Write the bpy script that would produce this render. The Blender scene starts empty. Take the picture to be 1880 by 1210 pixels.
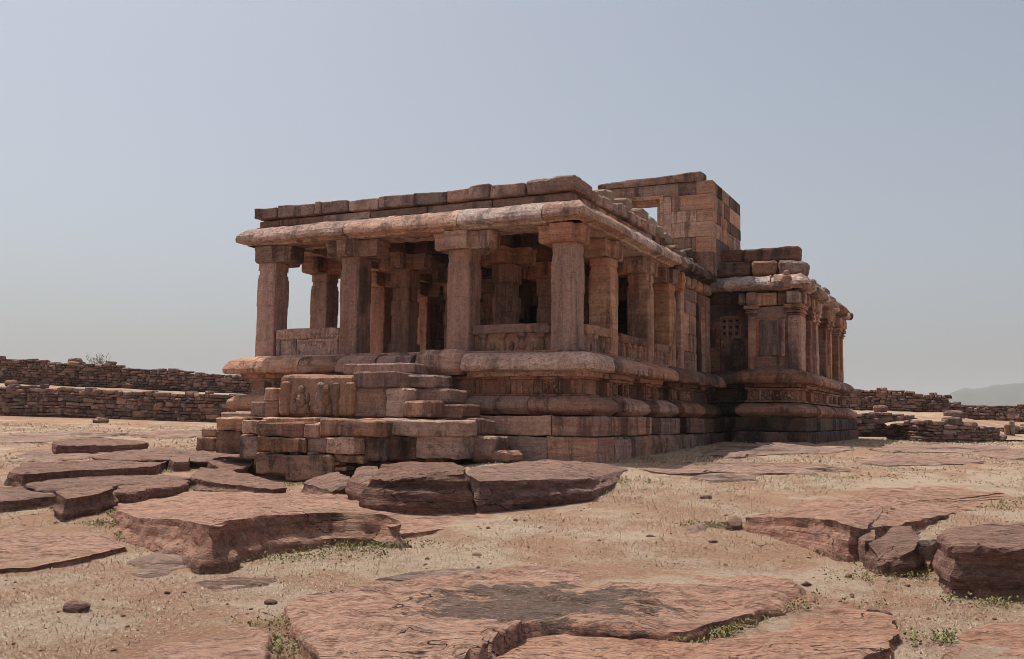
import bpy, bmesh, math, random
import numpy as np
from mathutils import Vector, Matrix, noise

# ------------------------------------------------------------------ camera
sc = bpy.context.scene
col = sc.collection
F_PX = 1828.0
YAW, PITCH, ROLL = [math.radians(a) for a in (25.676, 5.062, 0.731)]
CAM = np.array([7.5186, -18.5303, 0.8310])


def cam_axes():
    cy, sy, cp, sp = math.cos(YAW), math.sin(YAW), math.cos(PITCH), math.sin(PITCH)
    fw = np.array([-sy * cp, cy * cp, sp]); r = np.array([cy, sy, 0.0]); u = np.cross(r, fw)
    cr, sr = math.cos(ROLL), math.sin(ROLL)
    return cr * r + sr * u, -sr * r + cr * u, fw


RT, UP, FW = cam_axes()
cd = bpy.data.cameras.new('camera'); cam = bpy.data.objects.new('camera', cd); col.objects.link(cam)
cam.matrix_world = Matrix(((RT[0], UP[0], -FW[0], CAM[0]), (RT[1], UP[1], -FW[1], CAM[1]), (RT[2], UP[2], -FW[2], CAM[2]), (0, 0, 0, 1)))
cd.sensor_width = 36.0; cd.lens = 36.0 * F_PX / 1880.0; cd.clip_start = 0.1; cd.clip_end = 20000.0
sc.camera = cam

# ------------------------------------------------------------------ sky, sun, exposure
SUN_EL = math.radians(67.0)
SUN_AZ = math.atan2(-math.cos(math.radians(17.0)), math.sin(math.radians(17.0)))   # atan2(x, y) of the direction to the sun
w = bpy.data.worlds.new('World'); sc.world = w; w.use_nodes = True
wn = w.node_tree.nodes; wl = w.node_tree.links
bg = wn['Background']
sky = wn.new('ShaderNodeTexSky'); sky.sky_type = 'NISHITA'; sky.sun_disc = False
sky.sun_elevation = SUN_EL; sky.sun_rotation = SUN_AZ
sky.altitude = 600.0; sky.air_density = 1.0; sky.dust_density = 6.0; sky.ozone_density = 1.0
hs = wn.new('ShaderNodeHueSaturation'); hs.inputs['Saturation'].default_value = 0.62
wl.new(sky.outputs[0], hs.inputs['Color']); tn = wn.new('ShaderNodeMix'); tn.data_type = 'RGBA'; tn.blend_type = 'MULTIPLY'; tn.inputs[0].default_value = 1.0; tn.inputs[7].default_value = (.985, 1.0, .995, 1)
wl.new(hs.outputs[0], tn.inputs[6]); wl.new(tn.outputs[2], bg.inputs['Color'])
bg.inputs['Strength'].default_value = 0.088
sl = bpy.data.lights.new('sun', 'SUN'); sl.energy = 3.0; sl.angle = math.radians(0.6); sl.color = (1.0, 0.94, 0.86)
sun = bpy.data.objects.new('sun', sl); col.objects.link(sun); sun.location = (-20, 0, 40)
sd = Vector((math.sin(SUN_AZ) * math.cos(SUN_EL), math.cos(SUN_AZ) * math.cos(SUN_EL), math.sin(SUN_EL)))
sun.rotation_euler = sd.to_track_quat('Z', 'Y').to_euler()
vs = sc.view_settings
vs.view_transform = 'Standard'; vs.look = 'None'; vs.exposure = 0.5; vs.gamma = 1.0; vs.use_curve_mapping = False
sc.cycles.max_bounces = 6; sc.cycles.diffuse_bounces = 4; sc.cycles.glossy_bounces = 2
sc.cycles.transmission_bounces = 2; sc.cycles.volume_bounces = 0; sc.cycles.transparent_max_bounces = 4
sc.cycles.use_denoising = True; sc.cycles.filter_width = 0.85


# ------------------------------------------------------------------ surveying helpers: photo measurements to metres
def ray(px, py): return FW + RT * (px - 940.0) / F_PX - UP * (py - 605.0) / F_PX


def front(px, py, Y):            # point of a plane parallel to the front
    v = ray(px, py); t = (Y - CAM[1]) / v[1]; p = CAM + t * v; return float(p[0]), float(p[2])


def right(px, py, X):            # point of a plane parallel to the long side
    v = ray(px, py); t = (X - CAM[0]) / v[0]; p = CAM + t * v; return float(p[1]), float(p[2])


FH = np.array([-math.sin(YAW), math.cos(YAW)]); RH = np.array([math.cos(YAW), math.sin(YAW)])
PR_U = [-200, 0, 7, 12, 18.5, 28, 60, 120, 5000]; PR_R = [-.72, -.72, -.70, -.47, -.04, .2, .22, -1.0, -60]
PR_L = [-.72, -.72, -.70, -.60, -.44, .02, .75, .9, -60]
PR_U2 = [-200, 0, 7, 12, 20.5, 30, 46, 120, 5000]


def ground_z(x, y):
    u = (x - CAM[0]) * FH[0] + (y - CAM[1]) * FH[1]; v = (x - CAM[0]) * RH[0] + (y - CAM[1]) * RH[1]
    a = np.interp(u, PR_U, PR_R); b = np.interp(u, PR_U2, PR_L)
    k = np.clip((v + 4.5) / 4.5, 0, 1); k = k * k * (3 - 2 * k)
    return a * k + b * (1 - k)


def gp(px, py, h=0.0):           # where a sight line meets the ground (raised by h)
    v = ray(px, py); t0, t1 = 2.0, 300.0
    t = t0
    while t < t1:
        p = CAM + v * t
        if p[2] < float(ground_z(p[0], p[1])) + h: break
        t *= 1.03
    a, b = t / 1.03, t
    for _ in range(24):
        m = (a + b) / 2; p = CAM + v * m
        if p[2] < float(ground_z(p[0], p[1])) + h: b = m
        else: a = m
    p = CAM + v * b
    return Vector((float(p[0]), float(p[1]), float(p[2])))


def at_depth(px, py, t): p = CAM + ray(px, py) * t; return Vector([float(a) for a in p])


# ------------------------------------------------------------------ materials
def nn(nt, t, **kw):
    n = nt.nodes.new(t)
    for k, v in kw.items(): setattr(n, k, v)
    return n


def mixc(nt, f, a, b, mode='MIX'):
    n = nt.nodes.new('ShaderNodeMix'); n.data_type = 'RGBA'; n.blend_type = mode
    for s, v in ((0, f), (6, a), (7, b)):
        if hasattr(v, 'is_output'): nt.links.new(v, n.inputs[s])
        elif s == 0: n.inputs[0].default_value = v
        else: n.inputs[s].default_value = (*v, 1.0)
    return n.outputs[2]


def math_(nt, op, a, b=None, c=None):
    n = nt.nodes.new('ShaderNodeMath'); n.operation = op; n.use_clamp = False
    for i, v in enumerate((a, b, c)):
        if v is None: continue
        if hasattr(v, 'is_output'): nt.links.new(v, n.inputs[i])
        else: n.inputs[i].default_value = v
    return n.outputs[0]


def rampf(nt, v, lo, hi):
    n = nt.nodes.new('ShaderNodeMapRange'); n.interpolation_type = 'SMOOTHSTEP'
    nt.links.new(v, n.inputs[0]); n.inputs[1].default_value = lo; n.inputs[2].default_value = hi
    return n.outputs[0]


def tnoise(nt, vec, scale, detail=5.0, rough=0.6, stretch=None, dist=0.0):
    if stretch:
        m = nt.nodes.new('ShaderNodeMapping'); m.inputs['Scale'].default_value = stretch
        nt.links.new(vec, m.inputs[0]); vec = m.outputs[0]
    n = nt.nodes.new('ShaderNodeTexNoise'); n.inputs['Scale'].default_value = scale; n.inputs['Detail'].default_value = detail
    n.inputs['Roughness'].default_value = rough; n.inputs['Distortion'].default_value = dist
    nt.links.new(vec, n.inputs['Vector'])
    return n.outputs['Fac']


def stone_mat(name, c1, c2, c3, stain=0.3, lichen=0.2, band=0.5, bump=0.5, vary=0.35, top=None, topw=0.6, streak=(2.6, 2.6, .3), shift=True, lich_c=(.30, .27, .23), fine=1.0, orange=0.12, gain=1.0, crack=.5, crack_s=(1.0, 1.0, 2.2), scorch=None, bandst=(.5, .5, 11.0), grain=.5, aniso=None, satv=(.70, 1.08)):
    c1, c2, c3 = [tuple(v * gain * k_ for v, k_ in zip(c, (1.0, .905, .875))) for c in (c1, c2, c3)]
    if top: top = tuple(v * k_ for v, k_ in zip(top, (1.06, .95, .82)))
    m = bpy.data.materials.new(name); m.use_nodes = True; nt = m.node_tree
    b = nt.nodes['Principled BSDF']; b.inputs['Roughness'].default_value = 0.92; b.inputs['Specular IOR Level'].default_value = 0.18
    geo = nn(nt, 'ShaderNodeNewGeometry'); oi = nn(nt, 'ShaderNodeObjectInfo')
    pos = geo.outputs['Position']
    if shift:
        cm = nn(nt, 'ShaderNodeCombineXYZ'); r = oi.outputs['Random']
        nt.links.new(math_(nt, 'MULTIPLY', r, 83.0), cm.inputs[0]); nt.links.new(math_(nt, 'MULTIPLY', r, 47.0), cm.inputs[1]); nt.links.new(math_(nt, 'MULTIPLY', r, 131.0), cm.inputs[2])
        va = nn(nt, 'ShaderNodeVectorMath', operation='ADD'); nt.links.new(pos, va.inputs[0]); nt.links.new(cm.outputs[0], va.inputs[1]); vec = va.outputs[0]
    else: vec = pos
    if aniso:
        r1 = nn(nt, 'ShaderNodeMapping'); r1.inputs['Rotation'].default_value = (0, 0, -YAW); nt.links.new(vec, r1.inputs[0])
        r2 = nn(nt, 'ShaderNodeMapping'); r2.inputs['Scale'].default_value = aniso; nt.links.new(r1.outputs[0], r2.inputs[0]); vec = r2.outputs[0]
    big = tnoise(nt, vec, 0.9, 6, .62)
    mid = tnoise(nt, vec, 3.6, 8, .7)
    bands = tnoise(nt, vec, 1.0, 7, .68, stretch=bandst, dist=.6)
    fine_n = tnoise(nt, vec, 42.0 * fine, 6, .75)
    grit = tnoise(nt, vec, 150.0 * fine, 3, .7)
    c = mixc(nt, rampf(nt, big, .36, .64), c1, c2)
    c = mixc(nt, math_(nt, 'MULTIPLY', rampf(nt, mid, .45, .72), .75), c, c3)
    c = mixc(nt, math_(nt, 'MULTIPLY', rampf(nt, bands, .44, .66), band), c, tuple(v * .62 for v in c1))
    c = mixc(nt, math_(nt, 'MULTIPLY', rampf(nt, bands, .52, .36), band * .5), c, tuple(min(1, v * 1.25) for v in c2))
    if orange:
        og = tnoise(nt, vec, 2.1, 4, .6)
        c = mixc(nt, math_(nt, 'MULTIPLY', rampf(nt, og, .6, .74), orange * 3), c, (.34, .15, .075))
    if lichen:
        ln = tnoise(nt, vec, 5.5, 9, .78)
        c = mixc(nt, math_(nt, 'MULTIPLY', rampf(nt, ln, .54, .66), lichen), c, lich_c)
    if stain:
        sn = tnoise(nt, vec, 1.0, 7, .66, stretch=streak); sm = tnoise(nt, vec, .55, 4, .6)
        s = math_(nt, 'MULTIPLY', rampf(nt, sn, .46, .60), rampf(nt, sm, .50 - stain * .25, .66 - stain * .25))
        c = mixc(nt, math_(nt, 'MULTIPLY', s, min(1.0, .55 + stain * .5)), c, (.035, .028, .025))
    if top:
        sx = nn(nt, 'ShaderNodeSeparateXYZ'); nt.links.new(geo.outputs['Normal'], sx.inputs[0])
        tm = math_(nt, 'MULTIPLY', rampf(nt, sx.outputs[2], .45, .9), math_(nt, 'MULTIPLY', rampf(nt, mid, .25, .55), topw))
        c = mixc(nt, tm, c, top)  # paler up-facing faces: weathering, plus light on the tops put into the colour
    c = mixc(nt, math_(nt, 'MULTIPLY', rampf(nt, fine_n, .44, .70), .55), c, tuple(v * .42 for v in c1))
    c = mixc(nt, math_(nt, 'MULTIPLY', rampf(nt, fine_n, .50, .32), .35), c, tuple(min(1, v * 1.45) for v in c2))
    pit = tnoise(nt, vec, 17.0 * fine, 5, .7); blo = tnoise(nt, vec, 7.5, 7, .72)
    c = mixc(nt, math_(nt, 'MULTIPLY', rampf(nt, pit, .53, .64), .75 * grain), c, tuple(v * .34 for v in c1))
    c = mixc(nt, math_(nt, 'MULTIPLY', rampf(nt, blo, .50, .64), .7 * grain), c, tuple(v * .42 for v in c1))
    c = mixc(nt, math_(nt, 'MULTIPLY', rampf(nt, blo, .46, .32), .6 * grain), c, tuple(min(1, v * 1.4) for v in c2))
    cn = tnoise(nt, vec, 1.1, 3.5, .6, stretch=crack_s, dist=.15)
    ck = math_(nt, 'MULTIPLY', rampf(nt, math_(nt, 'ABSOLUTE', math_(nt, 'SUBTRACT', cn, .5)), .007, .001), rampf(nt, big, .47, .56))
    c = mixc(nt, math_(nt, 'MULTIPLY', ck, crack), c, (.04, .028, .022))
    if scorch:
        vm = nn(nt, 'ShaderNodeVectorMath', operation='SUBTRACT'); nt.links.new(pos, vm.inputs[0]); vm.inputs[1].default_value = scorch[0]
        mp = nn(nt, 'ShaderNodeMapping', vector_type='TEXTURE'); mp.inputs['Rotation'].default_value = (0, 0, scorch[2]); mp.inputs['Scale'].default_value = scorch[1]; nt.links.new(vm.outputs[0], mp.inputs[0])
        ln_ = nn(nt, 'ShaderNodeVectorMath', operation='LENGTH'); nt.links.new(mp.outputs[0], ln_.inputs[0])
        sm_ = rampf(nt, math_(nt, 'ADD', ln_.outputs[1 if len(ln_.outputs) > 1 else 0], math_(nt, 'MULTIPLY', math_(nt, 'SUBTRACT', mid, .5), 3.2)), 1.0, .78)
        c = mixc(nt, math_(nt, 'MULTIPLY', sm_, math_(nt, 'MULTIPLY', rampf(nt, fine_n, .25, .5), .88)), c, (.13, .095, .075))
    hv = nn(nt, 'ShaderNodeHueSaturation'); nt.links.new(c, hv.inputs['Color'])
    mr = nn(nt, 'ShaderNodeMapRange'); nt.links.new(oi.outputs['Random'], mr.inputs[0]); mr.inputs[3].default_value = 1 - vary; mr.inputs[4].default_value = 1 + vary * .8
    nt.links.new(mr.outputs[0], hv.inputs['Value'])
    fr = math_(nt, 'FRACT', math_(nt, 'MULTIPLY', oi.outputs['Random'], 17.3))
    m2 = nn(nt, 'ShaderNodeMapRange'); nt.links.new(fr, m2.inputs[0]); m2.inputs[3].default_value = satv[0]; m2.inputs[4].default_value = satv[1]
    nt.links.new(m2.outputs[0], hv.inputs['Saturation'])
    nt.links.new(hv.outputs[0], b.inputs['Base Color'])
    hgt = math_(nt, 'ADD', math_(nt, 'SUBTRACT', math_(nt, 'SUBTRACT', math_(nt, 'MULTIPLY', mid, .75), math_(nt, 'ADD', math_(nt, 'MULTIPLY', rampf(nt, pit, .53, .64), .12 * grain), math_(nt, 'MULTIPLY', blo, -.3 * grain))), math_(nt, 'MULTIPLY', ck, .3 * crack)), math_(nt, 'ADD', math_(nt, 'MULTIPLY', bands, .55 * band + .15), math_(nt, 'ADD', math_(nt, 'MULTIPLY', fine_n, .22), math_(nt, 'MULTIPLY', grit, .05))))
    bp = nn(nt, 'ShaderNodeBump'); bp.inputs['Strength'].default_value = bump; bp.inputs['Distance'].default_value = .16
    nt.links.new(hgt, bp.inputs['Height']); nt.links.new(bp.outputs[0], b.inputs['Normal'])
    return m


G_ = 1.9
SAND = stone_mat('sandstone', (.225, .115, .078), (.31, .19, .13), (.18, .095, .072), stain=.48, lichen=.32, band=.6, gain=G_, bump=.7)
PINK = stone_mat('pink_sandstone', (.225, .122, .088), (.29, .18, .130), (.175, .096, .073), stain=.30, lichen=.28, band=.6, streak=(3, 3, .25), gain=1.68, bump=.6, bandst=(7.0, 7.0, .5))
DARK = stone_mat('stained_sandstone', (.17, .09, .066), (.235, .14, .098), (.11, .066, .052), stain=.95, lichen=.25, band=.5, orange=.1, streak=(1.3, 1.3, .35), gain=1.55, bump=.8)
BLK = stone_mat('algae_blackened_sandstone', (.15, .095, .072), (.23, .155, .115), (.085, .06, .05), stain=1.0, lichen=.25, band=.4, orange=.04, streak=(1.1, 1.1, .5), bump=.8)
WARM = stone_mat('warm_sandstone', (.262, .146, .096), (.335, .215, .145), (.21, .118, .082), stain=.42, lichen=.25, band=.5, gain=1.9, bump=.7)
EAVE = stone_mat('weathered_eave_stone', (.30, .20, .16), (.39, .285, .235), (.21, .132, .108), stain=.22, lichen=.5, band=.2, bump=1.0, lich_c=(.30, .25, .215), gain=2.25, vary=.18, grain=.8)
GREY = stone_mat('grey_weathered_sandstone', (.20, .128, .10), (.27, .19, .15), (.15, .096, .078), stain=.35, lichen=.4, band=.35, gain=2.0, bump=.8, grain=.6, orange=.06)
CARV = stone_mat('carved_sandstone', (.26, .15, .10), (.33, .21, .145), (.20, .115, .082), stain=.42, lichen=.38, band=.25, bump=.9, gain=1.6)
STEP = stone_mat('step_sandstone', (.25, .14, .098), (.34, .215, .15), (.20, .11, .082), stain=.55, lichen=.34, band=.4, bump=.9, streak=(2.2, 2.2, .9), gain=1.55)
RK = dict(shift=False, satv=(.92, 1.02), streak=(.9, .9, 3.0), crack=.9, crack_s=(.7, 1.5, 2.0), vary=.12, orange=.1, grain=.75, aniso=(.55, 1.35, 1.5), lich_c=(.64, .50, .42))
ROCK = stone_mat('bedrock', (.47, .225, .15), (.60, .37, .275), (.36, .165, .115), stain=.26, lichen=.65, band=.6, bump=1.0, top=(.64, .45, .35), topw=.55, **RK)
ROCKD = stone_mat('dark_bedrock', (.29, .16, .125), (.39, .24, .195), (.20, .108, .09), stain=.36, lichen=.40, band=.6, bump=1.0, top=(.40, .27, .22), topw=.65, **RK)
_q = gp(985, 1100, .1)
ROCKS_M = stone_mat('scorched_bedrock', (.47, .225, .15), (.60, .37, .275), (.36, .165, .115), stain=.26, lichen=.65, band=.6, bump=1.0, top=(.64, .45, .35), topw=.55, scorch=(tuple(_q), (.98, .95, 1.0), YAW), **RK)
RUBB = stone_mat('rubble_stone', (.195, .10, .073), (.275, .168, .115), (.145, .076, .06), stain=.25, lichen=.34, band=.35, bump=.8, vary=.5, gain=1.4, orange=.04, satv=(.6, .9))
PLATE = stone_mat('worn_bedrock', (.44, .295, .225), (.54, .39, .31), (.36, .225, .175), stain=.25, lichen=.5, band=.4, bump=1.0, **{**RK, 'vary': .06, 'orange': .05})
PALE = stone_mat('pale_stone', (.36, .275, .22), (.42, .33, .265), (.30, .22, .175), stain=.0, lichen=.3, band=.2, bump=.8, vary=.1, orange=0)
LITE = stone_mat('bleached_roof_stone', (.42, .33, .26), (.48, .39, .31), (.36, .27, .21), stain=.2, lichen=.3, band=.2, bump=.8, vary=.2, orange=0)


def soil_mat():
    m = bpy.data.materials.new('soil_and_straw'); m.use_nodes = True; nt = m.node_tree
    b = nt.nodes['Principled BSDF']; b.inputs['Roughness'].default_value = 1.0; b.inputs['Specular IOR Level'].default_value = 0.1
    g = nn(nt, 'ShaderNodeNewGeometry'); pos = g.outputs['Position']
    big = tnoise(nt, pos, .22, 6, .62, dist=.4); mid = tnoise(nt, pos, 1.1, 8, .7); fine = tnoise(nt, pos, 16, 8, .8); fib = tnoise(nt, pos, 70, 6, .85, dist=2.5); spk = tnoise(nt, pos, 38, 4, .7)
    c = mixc(nt, rampf(nt, mid, .35, .7), (.37, .208, .132), (.43, .28, .19))
    c = mixc(nt, math_(nt, 'MULTIPLY', rampf(nt, fine, .48, .66), .75), c, (.21, .125, .085))
    sm = math_(nt, 'MULTIPLY', rampf(nt, math_(nt, 'ADD', math_(nt, 'MULTIPLY', big, .55), math_(nt, 'MULTIPLY', mid, .45)), .46, .56), rampf(nt, fib, .36, .56))
    c = mixc(nt, sm, c, (.51, .41, .30))
    rk_ = rampf(nt, tnoise(nt, pos, .55, 8, .72, stretch=(.7, 1.4, 1)), .58, .64)
    c = mixc(nt, math_(nt, 'MULTIPLY', rk_, .8), c, (.40, .265, .205))
    blo = tnoise(nt, pos, 5.0, 8, .75)
    c = mixc(nt, math_(nt, 'MULTIPLY', rampf(nt, blo, .52, .66), .5), c, (.24, .15, .10))
    c = mixc(nt, math_(nt, 'MULTIPLY', rampf(nt, spk, .56, .66), .75), c, (.16, .10, .07))
    c = mixc(nt, math_(nt, 'MULTIPLY', rampf(nt, spk, .43, .33), .7), c, (.63, .53, .42))
    nt.links.new(c, b.inputs['Base Color'])
    bp = nn(nt, 'ShaderNodeBump'); bp.inputs['Strength'].default_value = .9; bp.inputs['Distance'].default_value = .05
    nt.links.new(math_(nt, 'ADD', math_(nt, 'MULTIPLY', fine, .6), math_(nt, 'MULTIPLY', fib, .4)), bp.inputs['Height']); nt.links.new(bp.outputs[0], b.inputs['Normal'])
    return m


def leaf_mat(name, a, b_, c_, k=1.0):
    m = bpy.data.materials.new(name); m.use_nodes = True; nt = m.node_tree
    b = nt.nodes['Principled BSDF']; b.inputs['Roughness'].default_value = .85; b.inputs['Specular IOR Level'].default_value = 0.15
    g = nn(nt, 'ShaderNodeNewGeometry')
    n1 = tnoise(nt, g.outputs['Position'], 35 * k * (.06 if k < 1 else 1), 2 if k == 1 else 8, .5 if k == 1 else .7); n2 = tnoise(nt, g.outputs['Position'], .8 * k, 4, .6)
    c = mixc(nt, rampf(nt, n1, .38, .62), a, b_); c = mixc(nt, math_(nt, 'MULTIPLY', rampf(nt, n2, .45, .7), .6), c, c_)
    nt.links.new(c, b.inputs['Base Color'])
    return m


SOIL = soil_mat()
STRAW = leaf_mat('dry_straw', (.30, .215, .135), (.68, .575, .45), (.36, .25, .16))
WEED = leaf_mat('green_weed', (.13, .13, .045), (.21, .20, .08), (.36, .29, .15))
HILL = leaf_mat('hill_scrub', (.050, .060, .035), (.085, .080, .050), (.12, .095, .065), .016)


# ------------------------------------------------------------------ object helpers
def wloc(o):
    l = Vector((0, 0, 0))
    while o is not None: l += o.location; o = o.parent
    return l


def tag(o, label=None, cat=None, group=None, kind=None):
    if label: o['label'] = label
    if cat: o['category'] = cat
    if group: o['group'] = group
    if kind: o['kind'] = kind
    return o


def empty(name, loc, parent=None):
    o = bpy.data.objects.new(name, None); col.objects.link(o); o.empty_display_size = .2
    o.parent = parent; o.location = Vector(loc) - (wloc(parent) if parent else Vector((0, 0, 0)))
    return o


def mk(name, V, Fc, mat, parent=None, smooth=True, ang=24):
    V = np.asarray(V, dtype=float)
    lo, hi = V.min(0), V.max(0); o0 = Vector(((lo[0] + hi[0]) / 2, (lo[1] + hi[1]) / 2, lo[2]))
    me = bpy.data.meshes.new(name)
    me.from_pydata((V - np.array(o0)).tolist(), [], Fc); me.update()
    bm = bmesh.new(); bm.from_mesh(me); bmesh.ops.recalc_face_normals(bm, faces=bm.faces); bm.to_mesh(me); bm.free()
    if smooth:
        me.shade_smooth(); me.set_sharp_from_angle(angle=math.radians(ang))
    me.materials.append(mat)
    o = bpy.data.objects.new(name, me); col.objects.link(o)
    o.parent = parent; o.location = o0 - (wloc(parent) if parent else Vector((0, 0, 0)))
    return o


SEED = [0]


def nv(p, s, amp, off):
    v = noise.noise_vector(Vector((p[0] * s + off, p[1] * s + off * 1.7, p[2] * s - off))); return v * amp


def box_data(x0, x1, y0, y1, z0, z1, r=.02, amp=.012, seg=.3, chip=.5):
    SEED[0] += 1; off = SEED[0] * 3.717; rnd = random.Random(SEED[0])
    dims = (x1 - x0, y1 - y0, z1 - z0); r = min(r, min(dims) * .3)
    cuts = []
    for L in dims:
        n = max(1, min(14, int(round((L - 2 * r) / (seg if seg > .45 else seg * .55)))))
        cuts.append([0.0] + [r + (L - 2 * r) * i / n for i in range(n + 1)] + [L])
    idx = {}; V = []; org = (x0, y0, z0); N = [len(c) - 1 for c in cuts]

    def vid(i, j, k):
        key = (i, j, k)
        if key in idx: return idx[key]
        p = [cuts[0][i], cuts[1][j], cuts[2][k]]; ex = [a for a, q in enumerate(key) if q in (0, N[a])]
        if len(ex) >= 2:
            pull = r * (.36 if len(ex) == 2 else .5) * (1 + chip * max(0, rnd.gauss(0, .8)))
            for a in ex: p[a] += pull if key[a] == 0 else -pull
        q = Vector((org[0] + p[0], org[1] + p[1], org[2] + p[2]))
        q = q + nv(q, 1.1, amp * 1.3, off) + nv(q, 4.2, amp * .8, off) + nv(q, 12, amp * .45, off)
        idx[key] = len(V); V.append((q.x, q.y, q.z)); return idx[key]
    Fc = []
    for a in range(3):
        b, c = (a + 1) % 3, (a + 2) % 3
        for side in (0, N[a]):
            for j in range(N[b]):
                for k in range(N[c]):
                    q = []
                    for dj, dk in ((0, 0), (1, 0), (1, 1), (0, 1)):
                        key = [0, 0, 0]; key[a] = side; key[b] = j + dj; key[c] = k + dk; q.append(vid(*key))
                    Fc.append(q)
    return V, Fc


def block(name, x0, x1, y0, y1, z0, z1, mat=None, parent=None, r=.02, amp=.012, seg=.3, chip=.7, jit=0.0, rz=0.0):
    if x0 > x1: x0, x1 = x1, x0
    if y0 > y1: y0, y1 = y1, y0
    V, Fc = box_data(x0, x1, y0, y1, z0, z1, r, amp, seg, chip)
    if rz:
        cx, cy = (x0 + x1) / 2, (y0 + y1) / 2; c, s = math.cos(rz), math.sin(rz)
        V = [(cx + (x - cx) * c - (y - cy) * s, cy + (x - cx) * s + (y - cy) * c, z) for x, y, z in V]
    return mk(name, V, Fc, mat or SAND, parent)


def merge(lst):
    V, Fc = [], []
    for v, f in lst:
        n = len(V); V += list(v); Fc += [[i + n for i in q] for q in f]
    return V, Fc


def sweep_data(profile, path, seg=.28, amp=.012, zoff=0.0):
    """closed profile of (out, z) carried along an open plan path; out is to the right of the path"""
    SEED[0] += 1; off = SEED[0] * 2.913
    P = [Vector(p) for p in path]; dirs = [(P[i + 1] - P[i]).normalized() for i in range(len(P) - 1)]
    nrm = [Vector((d.y, -d.x)) for d in dirs]
    st = []
    for i in range(len(P) - 1):
        a = nrm[i] if i == 0 else (nrm[i - 1] + nrm[i]) / (1 + nrm[i - 1].dot(nrm[i]))
        b = nrm[i] if i == len(P) - 2 else (nrm[i] + nrm[i + 1]) / (1 + nrm[i].dot(nrm[i + 1]))
        n = max(1, min(26, int(round((P[i + 1] - P[i]).length / (seg if seg > .35 else .12)))))
        for k in range(n + (1 if i == len(P) - 2 else 0)):
            t = k / n; o = nrm[i]
            if k == 0: o = a
            elif k == n: o = b
            st.append((P[i].lerp(P[i + 1], t), o))
    m = len(profile); V = []; Fc = []
    for i, (p, o) in enumerate(st):
        sh = 1.0 - (.03 if i in (0, len(st) - 1) else 0)
        for (q, z) in profile:
            x = Vector((p.x + o.x * q, p.y + o.y * q, z + zoff)); x = x + nv(x, 1.2, amp * 1.3, off) + nv(x, 4.5, amp, off) + nv(x, 13, amp * .7, off)
            V.append((x.x, x.y, x.z))
    for i in range(len(st) - 1):
        for k in range(m):
            k2 = (k + 1) % m; Fc.append([i * m + k, i * m + k2, (i + 1) * m + k2, (i + 1) * m + k])
    Fc.append(list(range(m))); Fc.append([(len(st) - 1) * m + k for k in range(m)][::-1])
    return V, Fc


def sweep(name, profile, path, mat, parent, seg=.28, amp=.012, zoff=0.0, ang=22):
    V, Fc = sweep_data(profile, path, seg, amp, zoff); return mk(name, V, Fc, mat, parent, ang=ang)


def ball(c, rx, ry, rz, nu=8, nvv=6, amp=.0):
    SEED[0] += 1; V = []; Fc = []
    for j in range(nvv + 1):
        th = math.pi * j / nvv
        for i in range(nu):
            a = 2 * math.pi * i / nu
            p = Vector((c[0] + rx * math.sin(th) * math.cos(a), c[1] + ry * math.sin(th) * math.sin(a), c[2] + rz * math.cos(th)))
            if amp: p += nv(p, 9, amp, SEED[0])
            V.append(tuple(p))
    for j in range(nvv):
        for i in range(nu):
            Fc.append([j * nu + i, j * nu + (i + 1) % nu, (j + 1) * nu + (i + 1) % nu, (j + 1) * nu + i])
    return V, Fc


def figure(parent, X, Z, w_, h, Y, axis='Y', mat=None, rnd=random.Random(5)):
    """a weathered squatting dwarf carved in relief; faces -Y (axis Y) or +X (axis X)"""
    s = lambda a, z, ra, rz, d: ball((0 + a * w_, 0, z * h), ra * w_, d, rz * h, amp=.02 * w_)
    L = [s(0, .80, .17, .15, .075), s(0, .46, .24, .24, .085)]
    for sg in (-1, 1):
        L.append(s(sg * .30, .50 + rnd.uniform(-.05, .2), .09, .20, .06)); L.append(s(sg * .27, .17, .14, .17, .08))
        L.append(s(sg * .36, .05, .12, .05, .05))
    V, Fc = merge(L)
    out = []
    for x, y, z in V:
        if axis == 'Y': out.append((X + x, Y + y, Z + z))
        else: out.append((X + y, Y + x, Z + z))
    return mk('carved_figure', out, Fc, mat or CARV, parent)


# ------------------------------------------------------------------ ground
def var_lines(lo, a, b, hi, step, grow=1.16):
    L = list(np.arange(a, b, step)); d = step
    x = L[-1]
    while x < hi: d *= grow; x += d; L.append(x)
    d = step; x = L[0]; pre = []
    while x > lo: d *= grow; x -= d; pre.append(x)
    return np.array(pre[::-1] + L)


def fbm(x, y, s, o=4, off=0.0):
    return np.array([noise.fractal(Vector((a * s + off, b * s - off, off)), .8, 2.1, o) for a, b in zip(x, y)])


gx = var_lines(-4500, -12, 14, 4500, .17); gy = var_lines(-300, -14.5, 8, 4500, .17)
GX, GY = np.meshgrid(gx, gy); fx, fy = GX.ravel(), GY.ravel()
near = (np.abs(fx) < 40) & (np.abs(fy) < 45)
gz = ground_z(fx, fy).astype(float)
gz[near] += .035 * fbm(fx[near], fy[near], .55) + .010 * fbm(fx[near], fy[near], 3.1, 3, 7.0)
nx, ny = len(gx), len(gy)
ii = (np.arange(ny - 1)[:, None] * nx + np.arange(nx - 1)[None, :]).ravel()
quads = np.stack([ii, ii + 1, ii + nx + 1, ii + nx], 1)
me = bpy.data.meshes.new('ground'); me.from_pydata(np.stack([fx, fy, gz], 1).tolist(), [], quads.tolist()); me.shade_smooth(); me.materials.append(SOIL)
g_o = bpy.data.objects.new('ground', me); col.objects.link(g_o)
tag(g_o, 'dry straw and red soil ground between the rock slabs', None, kind='structure')

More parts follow.
